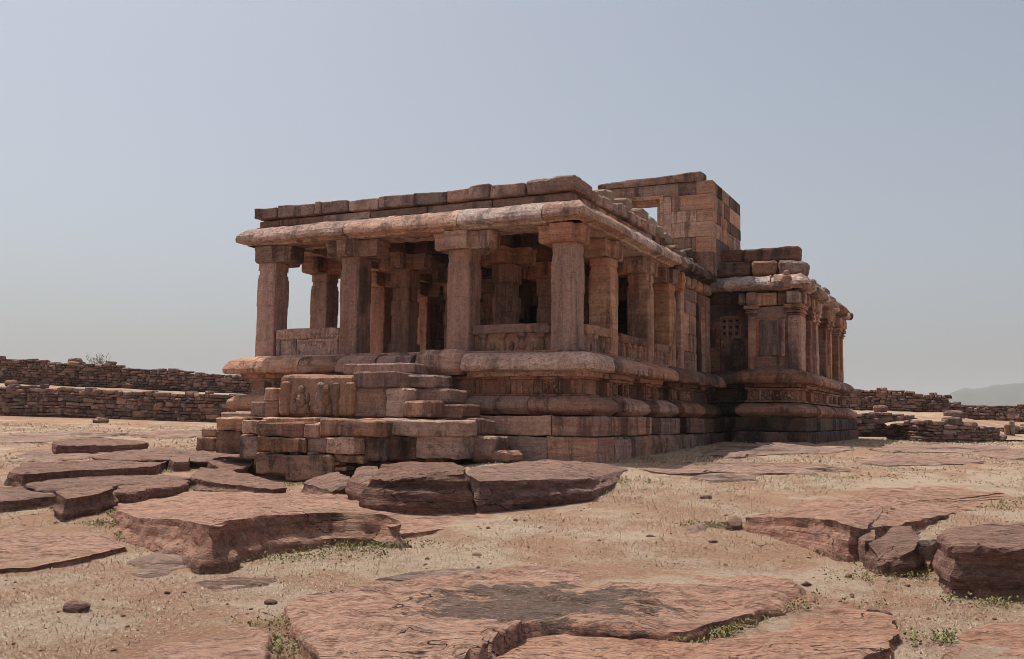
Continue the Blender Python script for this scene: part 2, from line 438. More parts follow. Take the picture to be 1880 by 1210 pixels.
# far flat-topped hill at the right
hv, hf = [], []
n1, n2 = 240, 24
for i in range(n1 + 1):
    px = 1560 + i * (3400 - 1560) / n1
    t = i / n1
    for j in range(n2 + 1):
        s = j / n2; d = 2300 + 900 * s
        base = at_depth(px, 780, d)
        prof = min(1, s * 2.6) ** .7 if s < .6 else 1.0
        rise = np.interp(px, [1560, 1690, 1745, 1775, 1800, 1830, 1860, 1900, 2000, 2300, 3400], [0, 0, 36, 47, 48, 58, 61, 62, 68, 66, 60])
        z = -25 + (rise + 50) * prof * 1.0 * (d / 2300) + 7 * noise.fractal(Vector((base.x * .008, base.y * .008, 2)), .7, 2.1, 6) * prof
        hv.append((base.x, base.y, z))
for i in range(n1):
    for j in range(n2):
        a = i * (n2 + 1) + j; hf.append([a, a + n2 + 1, a + n2 + 2, a + 1])
ho = mk('hill', hv, hf, HILL); tag(ho, 'hazy flat-topped hill beyond the wall', None, kind='structure')

# ------------------------------------------------------------------ the temple
T = empty('stone_temple', (0, 0, 0))
tag(T, 'ruined sandstone temple with open pillared porch on a moulded plinth', 'temple')
rnd = random.Random(11)
XL, XR = -7.75, 0.0
KAP = [(-.3, 1.665), (.40, 1.665), (.41, 1.755), (.66, 1.77), (.70, 1.795), (.71, 1.87), (.68, 1.96), (.62, 2.045), (.51, 2.11), (.36, 2.15), (.1, 2.165), (-.3, 2.17)]
FRI = [(-.3, 1.27), (.30, 1.27), (.30, 1.31), (.225, 1.33), (.225, 1.60), (.30, 1.62), (.30, 1.668), (-.3, 1.668)]
TOR = [(-.3, .895), (.48, .895), (.52, .93), (.615, .985), (.635, 1.02), (.625, 1.13), (.60, 1.165), (.47, 1.262), (.30, 1.28), (-.3, 1.28)]
C2 = [(-.3, .49), (.645, .49), (.665, .505), (.67, .7), (.665, .855), (.65, .872), (-.3, .875)]
C1 = [(-.3, -.6), (.76, -.6), (.765, .0), (.755, .25), (.755, .45), (.74, .466), (-.3, .468)]
EAV = [(-.75, 4.80), (.14, 4.81), (.16, 4.845), (.305, 4.87), (.345, 4.885), (.36, 4.95), (.335, 5.035), (.265, 5.125), (.15, 5.21), (.0, 5.265), (-.2, 5.28), (-.75, 5.28)]


def scale_prof(p, do=0.0, dz=0.0): return [(o + do if o > 0 else o, z + dz) for o, z in p]


pf = empty('plinth', (-3.8, 0, 0), T)
block('plinth_core', -7.75, -.05, .05, 10.6, -.5, 2.14, SAND, pf, seg=2)
# front: upper rounded moulding
sweep('rounded_moulding', KAP, [(XL, 2.4), (XL, 0), (-6.32, 0)], WARM, pf, amp=.018)
sweep('rounded_moulding', KAP, [(-6.30, 0), (-5.30, 0)], SAND, pf, amp=.03)
sweep('rounded_moulding', KAP, [(-5.28, 0), (-4.30, 0)], SAND, pf, amp=.03)
sweep('rounded_moulding', KAP, [(-4.28, 0), (-3.42, 0)], SAND, pf, amp=.03)
block('rounded_block', -3.38, -2.24, -.66, .1, 1.70, 2.21, WARM, pf, r=.14, amp=.03, seg=.2)
sweep('rounded_moulding', KAP, [(-2.21, 0), (0, 0), (0, .53)], EAVE, pf, amp=.012)
# kudu arches carved on the moulding
for kx in (-1.62, -.52):
    V, Fc = merge([ball((kx + .13 * math.cos(a), -.655 + .04 * math.sin(a), 1.83 + .12 * math.sin(a)), .035, .05, .035, 6, 4) for a in np.linspace(-.3, math.pi + .3, 9)])
    mk('carved_arch', V, Fc, EAVE, pf)
sweep('frieze_block', FRI, [(XL, 2.4), (XL, 0), (-6.2, 0)], SAND, pf)
sweep('frieze_block', FRI, [(-2.74, 0), (-1.3, 0)], SAND, pf)
sweep('frieze_block', FRI, [(-1.28, 0), (0, 0), (0, .62)], SAND, pf)
block('frieze_block', -3.2, -2.76, -.50, .1, 1.27, 1.69, WARM, pf, r=.04)
for fx0, fx1 in ((-2.6, -2.1), (-2.0, -1.55), (-1.45, -1.15), (-1.05, -.78), (-.62, -.18), (-7.6, -7.15), (-7.05, -6.4)):
    for a, b in ((fx0, fx0 + .035), (fx1 - .035, fx1)): mk('panel_strip', *box_data(a, b, -.262, -.20, 1.32, 1.61, .008, .004, .3), SAND, pf)
for X in (-.48, -.30, -7.48, -7.27): figure(pf, X, 1.34, .16, .25, -.235)
sweep('torus_moulding', TOR, [(XL, 2.4), (XL, 0), (-7.05, 0)], WARM, pf)
sweep('torus_moulding', TOR, [(-7.03, 0), (-6.3, 0)], SAND, pf)
sweep('torus_moulding', TOR, [(-3.1, 0), (-.74, 0)], SAND, pf)
sweep('torus_moulding', TOR, [(-.725, 0), (0, 0), (0, .89)], SAND, pf)
sweep('plinth_block', C2, [(-3.2, 0), (-.2, 0)], WARM, pf, amp=.018)
sweep('plinth_block', C2, [(-.185, 0), (0, 0), (0, .35)], SAND, pf)
sweep('plinth_block', C2, [(0, .365), (0, .92)], SAND, pf)
sweep('plinth_block', C1, [(-3.3, 0), (-1.7, 0)], WARM, pf, amp=.02)
sweep('plinth_block', C1, [(-1.685, 0), (-.25, 0)], WARM, pf, amp=.02)
sweep('plinth_block', C1, [(-.235, 0), (0, 0), (0, .25)], SAND, pf, amp=.02)
sweep('plinth_block', scale_prof(C1, .03, -.03), [(0, .27), (0, 1.15)], EAVE, pf, amp=.03)
sweep('plinth_block', C2, [(XL, 2.4), (XL, 0), (-6.6, 0)], SAND, pf)

# long side: recessed run behind projecting bays
ps = empty('side_plinth', (0, 5, 0), T)
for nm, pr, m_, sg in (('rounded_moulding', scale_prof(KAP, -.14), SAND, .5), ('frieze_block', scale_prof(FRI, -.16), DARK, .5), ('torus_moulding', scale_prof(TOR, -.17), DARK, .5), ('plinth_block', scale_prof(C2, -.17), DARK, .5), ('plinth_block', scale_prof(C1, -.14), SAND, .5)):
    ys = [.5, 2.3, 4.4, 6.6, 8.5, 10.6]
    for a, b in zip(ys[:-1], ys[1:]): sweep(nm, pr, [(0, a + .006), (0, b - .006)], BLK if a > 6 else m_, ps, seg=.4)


def bay(prof, y0, y1, mat, parent, back=-.25, name='torus_moulding', amp=.016, X=0.0):
    """a projecting stone wrapping three sides"""
    sweep(name, prof, [(X + back, y0), (X, y0), (X, y1), (X + back, y1)], mat, parent, amp=amp)


def inset(prof, k):   # profile measured from a line k inside its face so that returns are rounded
    return [(o - k if o > 0 else o, z) for o, z in prof]


for (a, b) in ((1.42, 2.95), (3.78, 5.16), (5.9, 7.75)):
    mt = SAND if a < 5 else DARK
    k = .5
    # the bay line stands k out from the wall, its profile is the rest
    bay([(o - k if o > .0 else -.1, z) for o, z in TOR], a + .06, b - .06, mt, ps, X=k, name='torus_moulding')
    bay([(o - k if o > .0 else -.1, z) for o, z in C2], a + .14, b - .14, mt, ps, X=k, name='plinth_block', amp=.02)
for (a, b) in ((1.2, 2.2), (2.22, 3.3), (3.5, 4.4), (4.42, 5.3), (5.5, 6.4)):
    block('plinth_block', -.1, .74 + rnd.uniform(-.03, .03), a, b, -.4, .46 + rnd.uniform(-.03, .02), STEP, ps, r=.06, amp=.03)
block('plinth_block', -.1, .62, 6.5, 7.3, .1, .44, SAND, ps, r=.05, amp=.03)
for (a, b) in ((.62, 2.68), (2.86, 4.82), (5.05, 6.3), (6.35, 8.0), (8.05, 9.6)):
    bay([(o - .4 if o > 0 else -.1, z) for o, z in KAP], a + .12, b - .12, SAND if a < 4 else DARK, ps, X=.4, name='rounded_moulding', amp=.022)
    for q in range(4):
        yy = a + (b - a) * (.3 + .17 * q)
        V, Fc = merge([ball((.665, yy, 1.84), .05, .03, .09, 6, 4), ball((.69, yy + .06, 1.78), .03, .03, .035, 6, 4)]); mk('carved_arch', V, Fc, CARV, ps)
for (a, b) in ((1.45, 2.6), (3.85, 4.75), (5.95, 7.9)):
    bay([(o - .12 if o > 0 else -.1, z) for o, z in FRI], a, b, CARV, ps, X=.12, name='frieze_block')
    n = 3 if b - a < 1.4 else 5
    for q in range(n):
        yy = a + (b - a) * (q + .5) / n
        for o_ in (-.155, .155): mk('panel_strip', *box_data(.2, .262, yy + o_ - .015, yy + o_ + .015, 1.32, 1.61, .008, .004), CARV, ps)
        figure(ps, .245, 1.34, .2, .25, yy, axis='X')

# floor, ceiling
fl = empty('porch_floor', (-4, 5, 2.1), T)
for i, (a, b) in enumerate(((-7.9, -5.4), (-5.39, -2.7), (-2.69, .3))):
    for (c, d) in ((-.25, 2.6), (2.61, 5.3), (5.31, 8.2)): block('floor_slab', a, b, c, d, 2.10, 2.19 + rnd.uniform(-.01, .01), SAND, fl, seg=1.2)
rf = empty('roof', (-4, 5, 4.8), T)
for (a, b) in ((-7.6, -5.4), (-5.39, -2.7), (-2.69, -.6)):
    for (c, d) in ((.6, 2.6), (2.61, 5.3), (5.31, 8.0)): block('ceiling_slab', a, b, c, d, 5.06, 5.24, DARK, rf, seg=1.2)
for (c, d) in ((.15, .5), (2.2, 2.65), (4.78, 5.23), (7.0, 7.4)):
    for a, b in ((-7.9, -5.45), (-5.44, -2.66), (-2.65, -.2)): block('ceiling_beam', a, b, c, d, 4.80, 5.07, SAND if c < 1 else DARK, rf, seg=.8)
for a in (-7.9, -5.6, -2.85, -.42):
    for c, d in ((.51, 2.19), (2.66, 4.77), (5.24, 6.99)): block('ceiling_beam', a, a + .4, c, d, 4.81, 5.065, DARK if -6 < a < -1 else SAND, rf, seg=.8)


# pillars
def pillar(X, Y, wx=.52, wy=.54, z0=2.17, z1=4.41, mat=PINK, arms=(.42, .42, .16, .3), chunky=False, seed=0):
    p = empty('pillar', (X + wx / 2, Y + wy / 2, z0), T)
    r_ = random.Random(seed); cx, cy = X + wx / 2, Y + wy / 2
    # rings: (z fraction, half-size factor)
    if chunky: prof = [(0, 1.16), (.19, 1.16), (.2, .97), (.50, .97), (.505, 1.05), (.66, 1.05), (.67, .93), (.80, .93), (.81, 1.10), (1, 1.10)]
    else: 
        nk = .90 if X < -6 or X > -.6 and Y > 1 else .955
        prof = [(0, 1.03), (.24, 1.03), (.243, 1.0), (.545, .995), (.548, 1.035), (.83, 1.02), (.833, .985), (.875, .975), (.878, nk), (.92, nk), (.923, .975), (1, .97)]
    V, Fc = [], []; m = 20; off = seed * 5.31
    zs = []
    for i in range(len(prof) - 1):
        (a, fa), (b, fb) = prof[i], prof[i + 1]; n = max(1, int((b - a) * 14))
        for k in range(n): zs.append((a + (b - a) * k / n, fa + (fb - fa) * k / n))
    zs.append(prof[-1])
    ch = .022
    for (t, f) in zs:
        hx, hy = wx / 2 * f, wy / 2 * f; z = z0 + (z1 - z0) * t
        pts = []
        for (sx, sy, ex, ey) in ((-1, -1, 1, 0), (1, -1, 0, 1), (1, 1, -1, 0), (-1, 1, 0, -1)):
            c0 = Vector((sx * hx, sy * hy)); nxt = Vector((sx * hx + ex * 2 * hx, sy * hy + ey * 2 * hy))
            prev_d = Vector((-ey, ex)) if False else None
            d = (nxt - c0).normalized()
            for q in (ch, .3 * (nxt - c0).length, .5 * (nxt - c0).length, .7 * (nxt - c0).length, (nxt - c0).length - ch): pts.append(c0 + d * q)
        for qi, q in enumerate(pts):
            if qi % 5 in (0, 4): q = q * (1 - abs(r_.gauss(0, .012)))
            v = Vector((cx + q.x, cy + q.y, z)); v += nv(v, 1.6, .007, off) + nv(v, 7, .005, off); V.append((v.x, v.y, z))
    for i in range(len(zs) - 1):
        for k in range(m): Fc.append([i * m + k, i * m + (k + 1) % m, (i + 1) * m + (k + 1) % m, (i + 1) * m + k])
    Fc.append(list(range(m))[::-1]); Fc.append([(len(zs) - 1) * m + k for k in range(m)])
    mk('shaft', V, Fc, mat, p, ang=40)
    # bracket: two crossing corbels
    ax0, ax1, ay0, ay1 = arms; H = 4.80

    def corbel(a, b, c, d, axis):
        # side profile: chamfered ends, flared lip at the top
        zb = z1 + .005
        L = [(0, .10), (.02, .06), (.30, .0), (.37, -.03), (.385, -.03)]
        if axis == 'x': outline = [(a + .16, zb), (b - .16, zb)]
        prof = []
        e0 = [(.05, 0), (.0, .05), (.0, .28), (-.028, .31), (-.028, .375)]
        lo, hi = (a, b) if axis == 'x' else (c, d)
        prof = [(lo + x, zb + z) for x, z in e0] + [(hi - x, zb + z) for x, z in e0[::-1]]
        w0, w1 = (c, d) if axis == 'x' else (a, b)
        V, Fc = [], []; n = len(prof); SEED[0] += 1
        for i, ww in enumerate((w0, w0 + (w1 - w0) * .5, w1)):
            for (l, z) in prof:
                v = Vector((l, ww, z)) if axis == 'x' else Vector((ww, l, z))
                v += nv(v, 2, .007, SEED[0]); V.append(tuple(v))
        for i in range(2):
            for k in range(n): Fc.append([i * n + k, i * n + (k + 1) % n, (i + 1) * n + (k + 1) % n, (i + 1) * n + k])
        Fc.append(list(range(n))); Fc.append([2 * n + k for k in range(n)][::-1])
        return V, Fc
    A = corbel(X - ax0, X + wx + ax1, Y + .02, Y + wy - .02, 'x'); B = corbel(X + .012, X + wx - .012, Y - ay0, Y + wy + ay1, 'y')
    V, Fc = merge([A, B]); mk('bracket', V, Fc, mat if mat is not PINK else SAND, p, ang=30)
    return p


pillar(-8.12, 0, mat=PINK, seed=1, arms=(.10, .42, .12, .42), wx=.52)
pillar(-5.74, 0, mat=PINK, seed=2, arms=(.40, .46, .17, .4), wx=.50)
pillar(-2.95, 0, mat=PINK, seed=3, arms=(.34, .44, .17, .4), wx=.55)
pillar(-.52, 0, mat=PINK, seed=4, arms=(.30, .12, .12, .12), wx=.52)
for i, (Y, wy) in enumerate(((2.17, .5), (4.78, .54), (6.68, .56))): pillar(-.54, Y, wx=.53, wy=wy, mat=WARM, seed=10 + i, arms=(.4, .08, .32, .32))
for i, Y in enumerate((2.05, 4.72, 7.05)): pillar(-8.12, Y, wx=.52, wy=.52, mat=PINK, seed=20 + i, arms=(.08, .4, .4, .4))
for i, (X, Y) in enumerate(((-5.72, 2.12), (-2.98, 2.22), (-5.72, 4.75), (-2.98, 4.78), (-5.72, 7.1), (-2.98, 7.1))):
    pillar(X, Y, wx=.50, wy=.5, mat=PINK, seed=30 + i, arms=(.4, .4, .4, .4), chunky=True)


# railings
def vase(cx, cz, h, r_, plane, axis):
    V, Fc = [], []; m = 8
    pr = [(0, .95), (.07, 1.0), (.12, .6), (.3, .75), (.55, .7), (.72, .55), (.8, .95), (.88, 1.0), (1, 1.05)]
    for t, f in pr:
        for i in range(m):
            a = 2 * math.pi * i / m; x, y = math.cos(a) * r_ * f, math.sin(a) * r_ * f * .8
            V.append((cx + x, plane + y, cz + h * t) if axis == 'Y' else (plane + y, cx + x, cz + h * t))
    for j in range(len(pr) - 1):
        for i in range(m): Fc.append([j * m + i, j * m + (i + 1) % m, (j + 1) * m + (i + 1) % m, (j + 1) * m + i])
    Fc.append(list(range(m))); Fc.append([(len(pr) - 1) * m + i for i in range(m)])
    V = [tuple(Vector(v) + nv(v, 8, .014, cx)) for v in V]
    return V, Fc


def railing(a, b, plane, axis, n, z0=2.19, z1=2.68):
    p = empty('railing', ((a + b) / 2, plane, z0) if axis == 'Y' else (plane, (a + b) / 2, z0), T)
    s = 1 if axis == 'Y' else -1           # inward direction
    if axis == 'Y':
        block('back_panel', a, b, plane + .07, plane + .2, z0, z1 - .15, CARV, p, seg=.5)
        block('top_rail', a, b, plane - .03, plane + .22, z1 - .2, z1, CARV, p, r=.02, amp=.014, seg=.15)
    else:
        block('back_panel', plane - .2, plane - .045, a, b, z0, z1 - .15, CARV, p, seg=.5)
        block('top_rail', plane - .22, plane + .03, a, b, z1 - .2, z1, CARV, p, r=.02, amp=.018, seg=.15)
    for q in range(n):
        c = a + (b - a) * (q + .5) / n
        V, Fc = vase(c, z0, z1 - .19 - z0, .105, plane + .05 * s, axis); mk('baluster', V, Fc, CARV, p)
    for q in range(n + 1):
        c = a + (b - a) * (q + (.12 if q == 0 else -.12 if q == n else 0)) / n
        if q in (0, n): continue
        lump = ball((c, plane + .06, z0 + .17), .06, .04, .11, amp=.01) if axis == 'Y' else ball((plane - .06, c, z0 + .17), .04, .06, .11, amp=.01)
        mk('carved_boss', *lump, CARV, p)
    return p


railing(-2.38, -.57, .12, 'Y', 4, 2.15, 2.78)
railing(.58, 2.14, .03, 'X', 4, 2.14, 2.79)
railing(2.70, 4.75, .03, 'X', 5, 2.14, 2.77)
railing(5.35, 6.65, .03, 'X', 4, 2.14, 2.74)
# broken slab railing at the far end of the front
p = empty('railing', (-6.7, .1, 2.15), T)
block('back_panel', -7.50, -5.80, .085, .26, 2.15, 2.78, EAVE, p, seg=.3)
block('top_rail', -7.54, -5.78, .03, .28, 2.58, 2.83, EAVE, p, r=.025, amp=.02, seg=.18)
for a, b in ((-7.54, -7.42), (-7.10, -6.96), (-5.90, -5.78)): block('carved_post', a, b, .04, .2, 2.16, 2.60, EAVE, p, r=.02, amp=.015, seg=.15)
block('lower_rail', -7.5, -5.8, .07, .2, 2.15, 2.21, EAVE, p, r=.015)
block('carved_strip', -6.95, -5.91, .06, .16, 2.52, 2.575, EAVE, p, r=.012)
for X in (-6.62, -6.3, -6.05): block('carved_strip', X, X + .05, .065, .16, 2.22, 2.52, EAVE, p, r=.015)

# eaves
ev = empty('eave', (-4, 0, 4.8), T)
for a, b in ((-8.22, -5.465), (-5.44, -2.575), (-2.55, -.605)):
    if a < -8: sweep('eave_stone', EAV, [(-8.17, 1.9), (-8.17, 0), (b, 0)], EAVE, ev, amp=.018, seg=.2)
    else: sweep('eave_stone', EAV, [(a, 0), (b, 0)], EAVE, ev, amp=.018, seg=.2)
sweep('eave_stone', EAV, [(-.585, 0), (0, 0), (0, 2.38)], EAVE, ev, amp=.02, seg=.2)
for a, b in ((2.40, 4.95), (4.97, 6.6), (6.62, 7.7), (7.72, 9.1), (9.12, 10.2)):
    sweep('eave_stone', scale_prof(EAV, rnd.uniform(-.03, .03), rnd.uniform(-.015, .015)), [(0, a), (0, b)], EAVE if a < 6.6 else DARK, ev, amp=.025 if a < 6 else .045, seg=.2)
for a, b in ((1.92, 4.4), (4.42, 7.2), (7.22, 10)): sweep('eave_stone', EAV, [(-8.17, b), (-8.17, a)], EAVE, ev, seg=.5)
# parapet of two courses
pp = empty('parapet', (-4, 0, 5.27), T)
xs = [-8.02, -7.45, -6.20, -4.86, -2.15, .0]
xs = [-8.22, -7.62, -6.35, -5.05, -3.55, -1.95]
for a, b in zip(xs[:-1], xs[1:]): block('parapet_stone', a + .006, b - .006, .1 + rnd.uniform(-.02, .02), .75, 5.275, 5.45, GREY, pp, r=.02)
block('parapet_stone', -1.94, -.10, .1, .75, 5.275, 5.46, GREY, pp, r=.025)
xs = [-8.30, -7.62, -7.12, -6.52, -6.35, -5.6, -4.78, -3.86, -3.02, -2.45, -1.95, -1.12]
for i, (a, b) in enumerate(zip(xs[:-1], xs[1:])):
    y = rnd.uniform(-.03, .03); z = rnd.uniform(-.02, .025)
    block('parapet_stone', a + .008, b - .008, .0 + y, .8 + y, 5.475 + rnd.uniform(0, .012), 5.745 + z, GREY, pp, r=.02, amp=.02, seg=.2)
block('parapet_stone', -1.11, .02, -.02, .95, 5.48, 5.79, GREY, pp, r=.05, amp=.03, seg=.15)
for a, b in ((.76, 2.4), (2.41, 4.3), (4.31, 6.1)): block('parapet_stone', -.75, -.1, a, b, 5.275, 5.45, SAND, pp, r=.02, amp=.02)
y = .97
while y < 5.4:
    L = rnd.uniform(.32, .6); block('parapet_stone', -.8, .0 + rnd.uniform(-.04, .03), y, y + L - .01, 5.462, 5.73 + rnd.uniform(-.05, .03), GREY, pp, r=.04, amp=.03, seg=.18); y += L
y = 5.42
while y < 9.9:
    L = rnd.uniform(.35, .75); h = rnd.uniform(.12, .36)
    block('parapet_stone', -.9, -.08 + rnd.uniform(-.1, .06), y, y + L - .02, 5.27, 5.27 + h, DARK, pp, r=.06, amp=.05, seg=.18, rz=rnd.uniform(-.08, .08))
    if rnd.random() < .7: block('parapet_stone', -.95, -.25 + rnd.uniform(-.1, .1), y + .05, y + L, 5.28 + h, 5.28 + h + rnd.uniform(.1, .28), DARK, pp, r=.06, amp=.05, seg=.18, rz=rnd.uniform(-.1, .1))
    y += L
# bleached roof covering stones seen over the parapet
for (px, py, l, Y) in ((1098, 350, .62, 3.2), (1140, 366, .42, 3.9), (1172, 386, .3, 4.7), (1190, 401, .22, 5.4), (1206, 415, .2, 6.1), (1222, 428, .18, 6.9)):
    X, Z = front(px, py, Y)
    X1 = min(X, -.25)
    block('roof_batten', X - l * .8, X + l * .4, Y, Y + .45, Z - .28, Z + .05, LITE, rf, r=.07, amp=.04, seg=.14, rz=rnd.uniform(-.1, .1))
for (a, b) in ((-7.9, -5.4), (-5.38, -2.7), (-2.68, -1.0)):
    for (c, d) in ((.9, 3.3), (3.31, 6.2), (6.21, 9.9)): block('roof_slab', a, b, c, d, 5.26, 5.38, LITE, rf, seg=1)

# closed hall behind the porch
wf = empty('porch_back_wall', (-4, 7.9, 2.1), T)
DA, DB = front(961, 550, 7.75)[0], front(1012, 550, 7.75)[0]; DC, DD = front(1122, 570, 7.75)[0], front(1164, 570, 7.75)[0]
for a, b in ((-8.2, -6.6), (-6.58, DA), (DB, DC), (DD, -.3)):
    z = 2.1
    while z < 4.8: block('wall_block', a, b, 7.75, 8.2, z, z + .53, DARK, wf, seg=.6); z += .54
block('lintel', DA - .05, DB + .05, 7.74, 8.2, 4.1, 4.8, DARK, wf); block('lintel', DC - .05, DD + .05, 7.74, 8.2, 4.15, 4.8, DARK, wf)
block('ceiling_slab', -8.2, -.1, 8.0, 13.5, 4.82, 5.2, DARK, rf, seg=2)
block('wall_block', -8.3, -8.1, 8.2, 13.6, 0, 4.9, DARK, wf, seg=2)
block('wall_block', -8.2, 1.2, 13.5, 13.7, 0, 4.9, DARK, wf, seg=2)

# side wall with pilasters (between the porch and the rear hall)
sw = empty('side_wall', (0, 9.2, 2.1), T)
zc = [2.16, 2.72, 3.22, 3.78, 4.15, 4.5]
for i in range(len(zc) - 1):
    for a, b in (((7.52, 8.7), (8.71, 9.75), (9.76, 10.92)) if i % 2 else ((7.5, 9.2), (9.21, 10.92))):
        block('wall_block', -.5, -.02 + rnd.uniform(-.012, .012), a, b, zc[i] + .003, zc[i + 1] - .003, SAND if rnd.random() < .6 else WARM, sw, r=.018, seg=.4)
for y in (7.5, 9.3, 10.3): block('pilaster', -.1, .06, y, y + .3, 2.17, 4.45, DARK if 9 < y < 10 else CARV if y > 9 else SAND, sw, r=.02)
for y, l in ((7.35, .45), (7.95, .35), (8.5, .4), (9.1, .4), (9.7, .35), (10.2, .4)):
    block('bracket_block', -.3, .14, y, y + l, 4.5, 4.8, WARM, sw, r=.06, amp=.03, seg=.15)
block('curved_bracket', -.2, .2, 7.28, 7.45, 4.3, 4.78, SAND, sw, r=.08, amp=.02, seg=.1)

# rear hall: recessed wall with stone lattice window
YL = 10.9
lw = empty('lattice_wall', (.6, YL, 2.1), T)
wx0, wz1 = front(1322, 582, YL); wx1, wz0 = front(1361, 620, YL)
for (a, b, c, d) in ((-.05, wx0, 2.1, 3.0), (wx0, 1.35, 2.1, 2.75), (wx0, 1.35, 2.753, wz0), (-.05, wx0 - .003, 3.003, 3.8), (wx1, 1.35, wz0 + .003, wz1), (-.05, wx0 - .003, 3.803, 4.3), (wx0, 1.35, wz1 + .003, 4.3), (-.05, .62, 4.303, 4.75), (.63, 1.35, 4.303, 4.72)):
    block('wall_block', a, b, YL + rnd.uniform(-.01, .01), YL + .4, c, d, BLK if c > 3.7 else DARK, lw, r=.015, seg=.3)
win = empty('lattice_window', (wx0, YL, wz0), lw)
V, Fc = [], []
parts = []
W_, H_ = wx1 - wx0, wz1 - wz0
for i in range(4):
    c = wx0 + W_ * (i + .0) / 3 * .88 + W_ * .06; parts.append(box_data(c - W_ * .075, c + W_ * .075, YL - .012, YL + .10, wz0, wz1, .006, .003, .3))
    c = wz0 + H_ * i / 3 * .88 + H_ * .06; parts.append(box_data(wx0, wx1, YL - .008, YL + .10, c - H_ * .085, c + H_ * .085, .006, .003, .3))
win_m = merge(parts); bpy.data.objects.remove(win); mk('lattice_window', *win_m, SAND, lw)
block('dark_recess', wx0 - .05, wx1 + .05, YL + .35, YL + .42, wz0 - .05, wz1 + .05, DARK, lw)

# rear hall: projecting block, bays on the long side
YB = 10.4; XB0 = front(1374, 640, YB)[0]; XB1 = front(1470, 640, YB)[0]
rp = empty('rear_plinth', (XB1, YB, .2), T)
DZ = {'kap': .13, 'fri': .10, 'tor': .055, 'c2': .06, 'c1': .06}
XPL = XB1 - .3          # base line the profiles stand out from
YPL = YB - .02


def rear_layer(pr, kk, name, mat, ends, dd=0.0, amp=.014):
    pr_ = [(o + dd if o > 0 else o, z + DZ[kk]) for o, z in pr]
    # corner stone wraps from the left return to the first bay
    sweep(name, pr_, [(XB0 + .25, YPL + .55), (XB0 + .25, YPL), (XPL, YPL), (XPL, ends[0])], mat, rp, amp=amp)
    for q in range(1, len(ends) - 1, 2):
        sweep(name, pr_, [(XPL - .25, ends[q]), (XPL, ends[q]), (XPL, ends[q + 1]), (XPL - .25, ends[q + 1])], mat, rp, amp=amp)
    back = [(o + dd - .24 if o > 0 else o, z + DZ[kk]) for o, z in pr]
    sweep(name, back, [(XPL, ends[0] - .3), (XPL, ends[-1])], BLK, rp, seg=.6)
    sweep(name, back, [(-.1, YL - .05), (XB0 + .3, YL - .05)], BLK, rp, seg=.4)


def rends(px, X): return [right(p_, 750, X)[0] for p_ in px]


e_t = rends((1500, 1508, 1529, 1535.5, 1553.5, 1558, 1569), XPL + .5)
rear_layer(TOR, 'tor', 'torus_moulding', SAND, [e_t[0] - .2, e_t[1] + .2, e_t[2] - .15, e_t[3] + .2, e_t[4] - .15, e_t[5] + .2, e_t[6]], -.1)
rear_layer(C2, 'c2', 'plinth_block', BLK, [e_t[0] - .2, e_t[1] + .2, e_t[2] - .15, e_t[3] + .2, e_t[4] - .15, e_t[5] + .2, e_t[6]], -.15)
rear_layer(C1, 'c1', 'plinth_block', BLK, [12.0, 12.02, 14.6, 14.62, 17.6, 17.62, e_t[6]], -.2)
e_k = rends((1494, 1498, 1522, 1526, 1545, 1547, 1561), XPL + .5)
rear_layer(KAP, 'kap', 'rounded_moulding', SAND, [e_k[0] - .2, e_k[1] + .1, e_k[2] - .1, e_k[3] + .1, e_k[4] - .1, e_k[5] + .1, e_k[6]], -.12, .02)
e_f = rends((1479, 1491, 1509, 1519, 1537, 1543, 1551), XPL + .22)
rear_layer(FRI, 'fri', 'frieze_block', CARV, [e_f[0], e_f[1], e_f[2], e_f[3], e_f[4], e_f[5], e_f[6]])
for X in np.linspace(XB0 + .2, XB1 - .3, 4): figure(rp, X, 1.44, .3, .25, YPL - .235)
for a in np.linspace(XB0 + .38, XB1 - .5, 3): V, Fc = box_data(a - .025, a + .025, YPL - .27, YPL - .2, 1.43, 1.71, .008, .004); mk('panel_strip', V, Fc, CARV, rp)
for q in (1, 3, 5):
    for t in (.25, .6): figure(rp, XPL + .24, 1.44, .5, .25, e_f[q] + (e_f[q + 1] - e_f[q]) * t, axis='X')
block('plinth_core', .0, XPL + .05, YPL + .6, e_t[6] - .1, -.3, 2.2, DARK, rp, seg=3)

rw = empty('rear_wall', (XB1, YB, 2.3), T)


def capital(x0, x1, y0, y1, z, parent, mat):
    bs = []
    for dz, h, o in ((0, .05, .03), (.06, .06, .07), (.13, .05, .045), (.19, .11, .10)): bs.append(box_data(x0 - o, x1 + o, y0 - o, y1 + o, z + dz, z + dz + h, .012, .006, .3))
    V, Fc = merge(bs); return mk('capital', V, Fc, mat, parent)


# front face of the projecting block
zt = 4.62
block('wall_block', XB0 + .03, XB1 - .1, YB + .03, YB + .5, 2.28, 2.66, SAND, rw, r=.015, seg=.35)
block('wall_block', XB0 + .05, XB1 - .2, YB + .06, YB + .5, 2.663, 3.78, SAND, rw, r=.015, seg=.35)
block('panel_slab', XB0 + .32, XB0 + .86, YB + .02, YB + .2, 2.70, 3.74, PINK, rw, r=.015, seg=.3)
block('panel_slab', XB0 + .9, XB0 + 1.03, YB + .035, YB + .2, 2.68, 3.76, SAND, rw, r=.012, seg=.3)
block('wall_block', XB0 + .05, XB1 - .1, YB + .03, YB + .5, 3.783, 4.13, CARV, rw, r=.015, seg=.3)
block('wall_block', XB0 + .12, XB0 + .82, YB - .03, YB + .5, 4.15, 4.52, WARM, rw, r=.015, seg=.3)
block('wall_block', XB0 + .84, XB1 - .12, YB + .02, YB + .5, 4.15, 4.52, DARK, rw, r=.02, seg=.3)
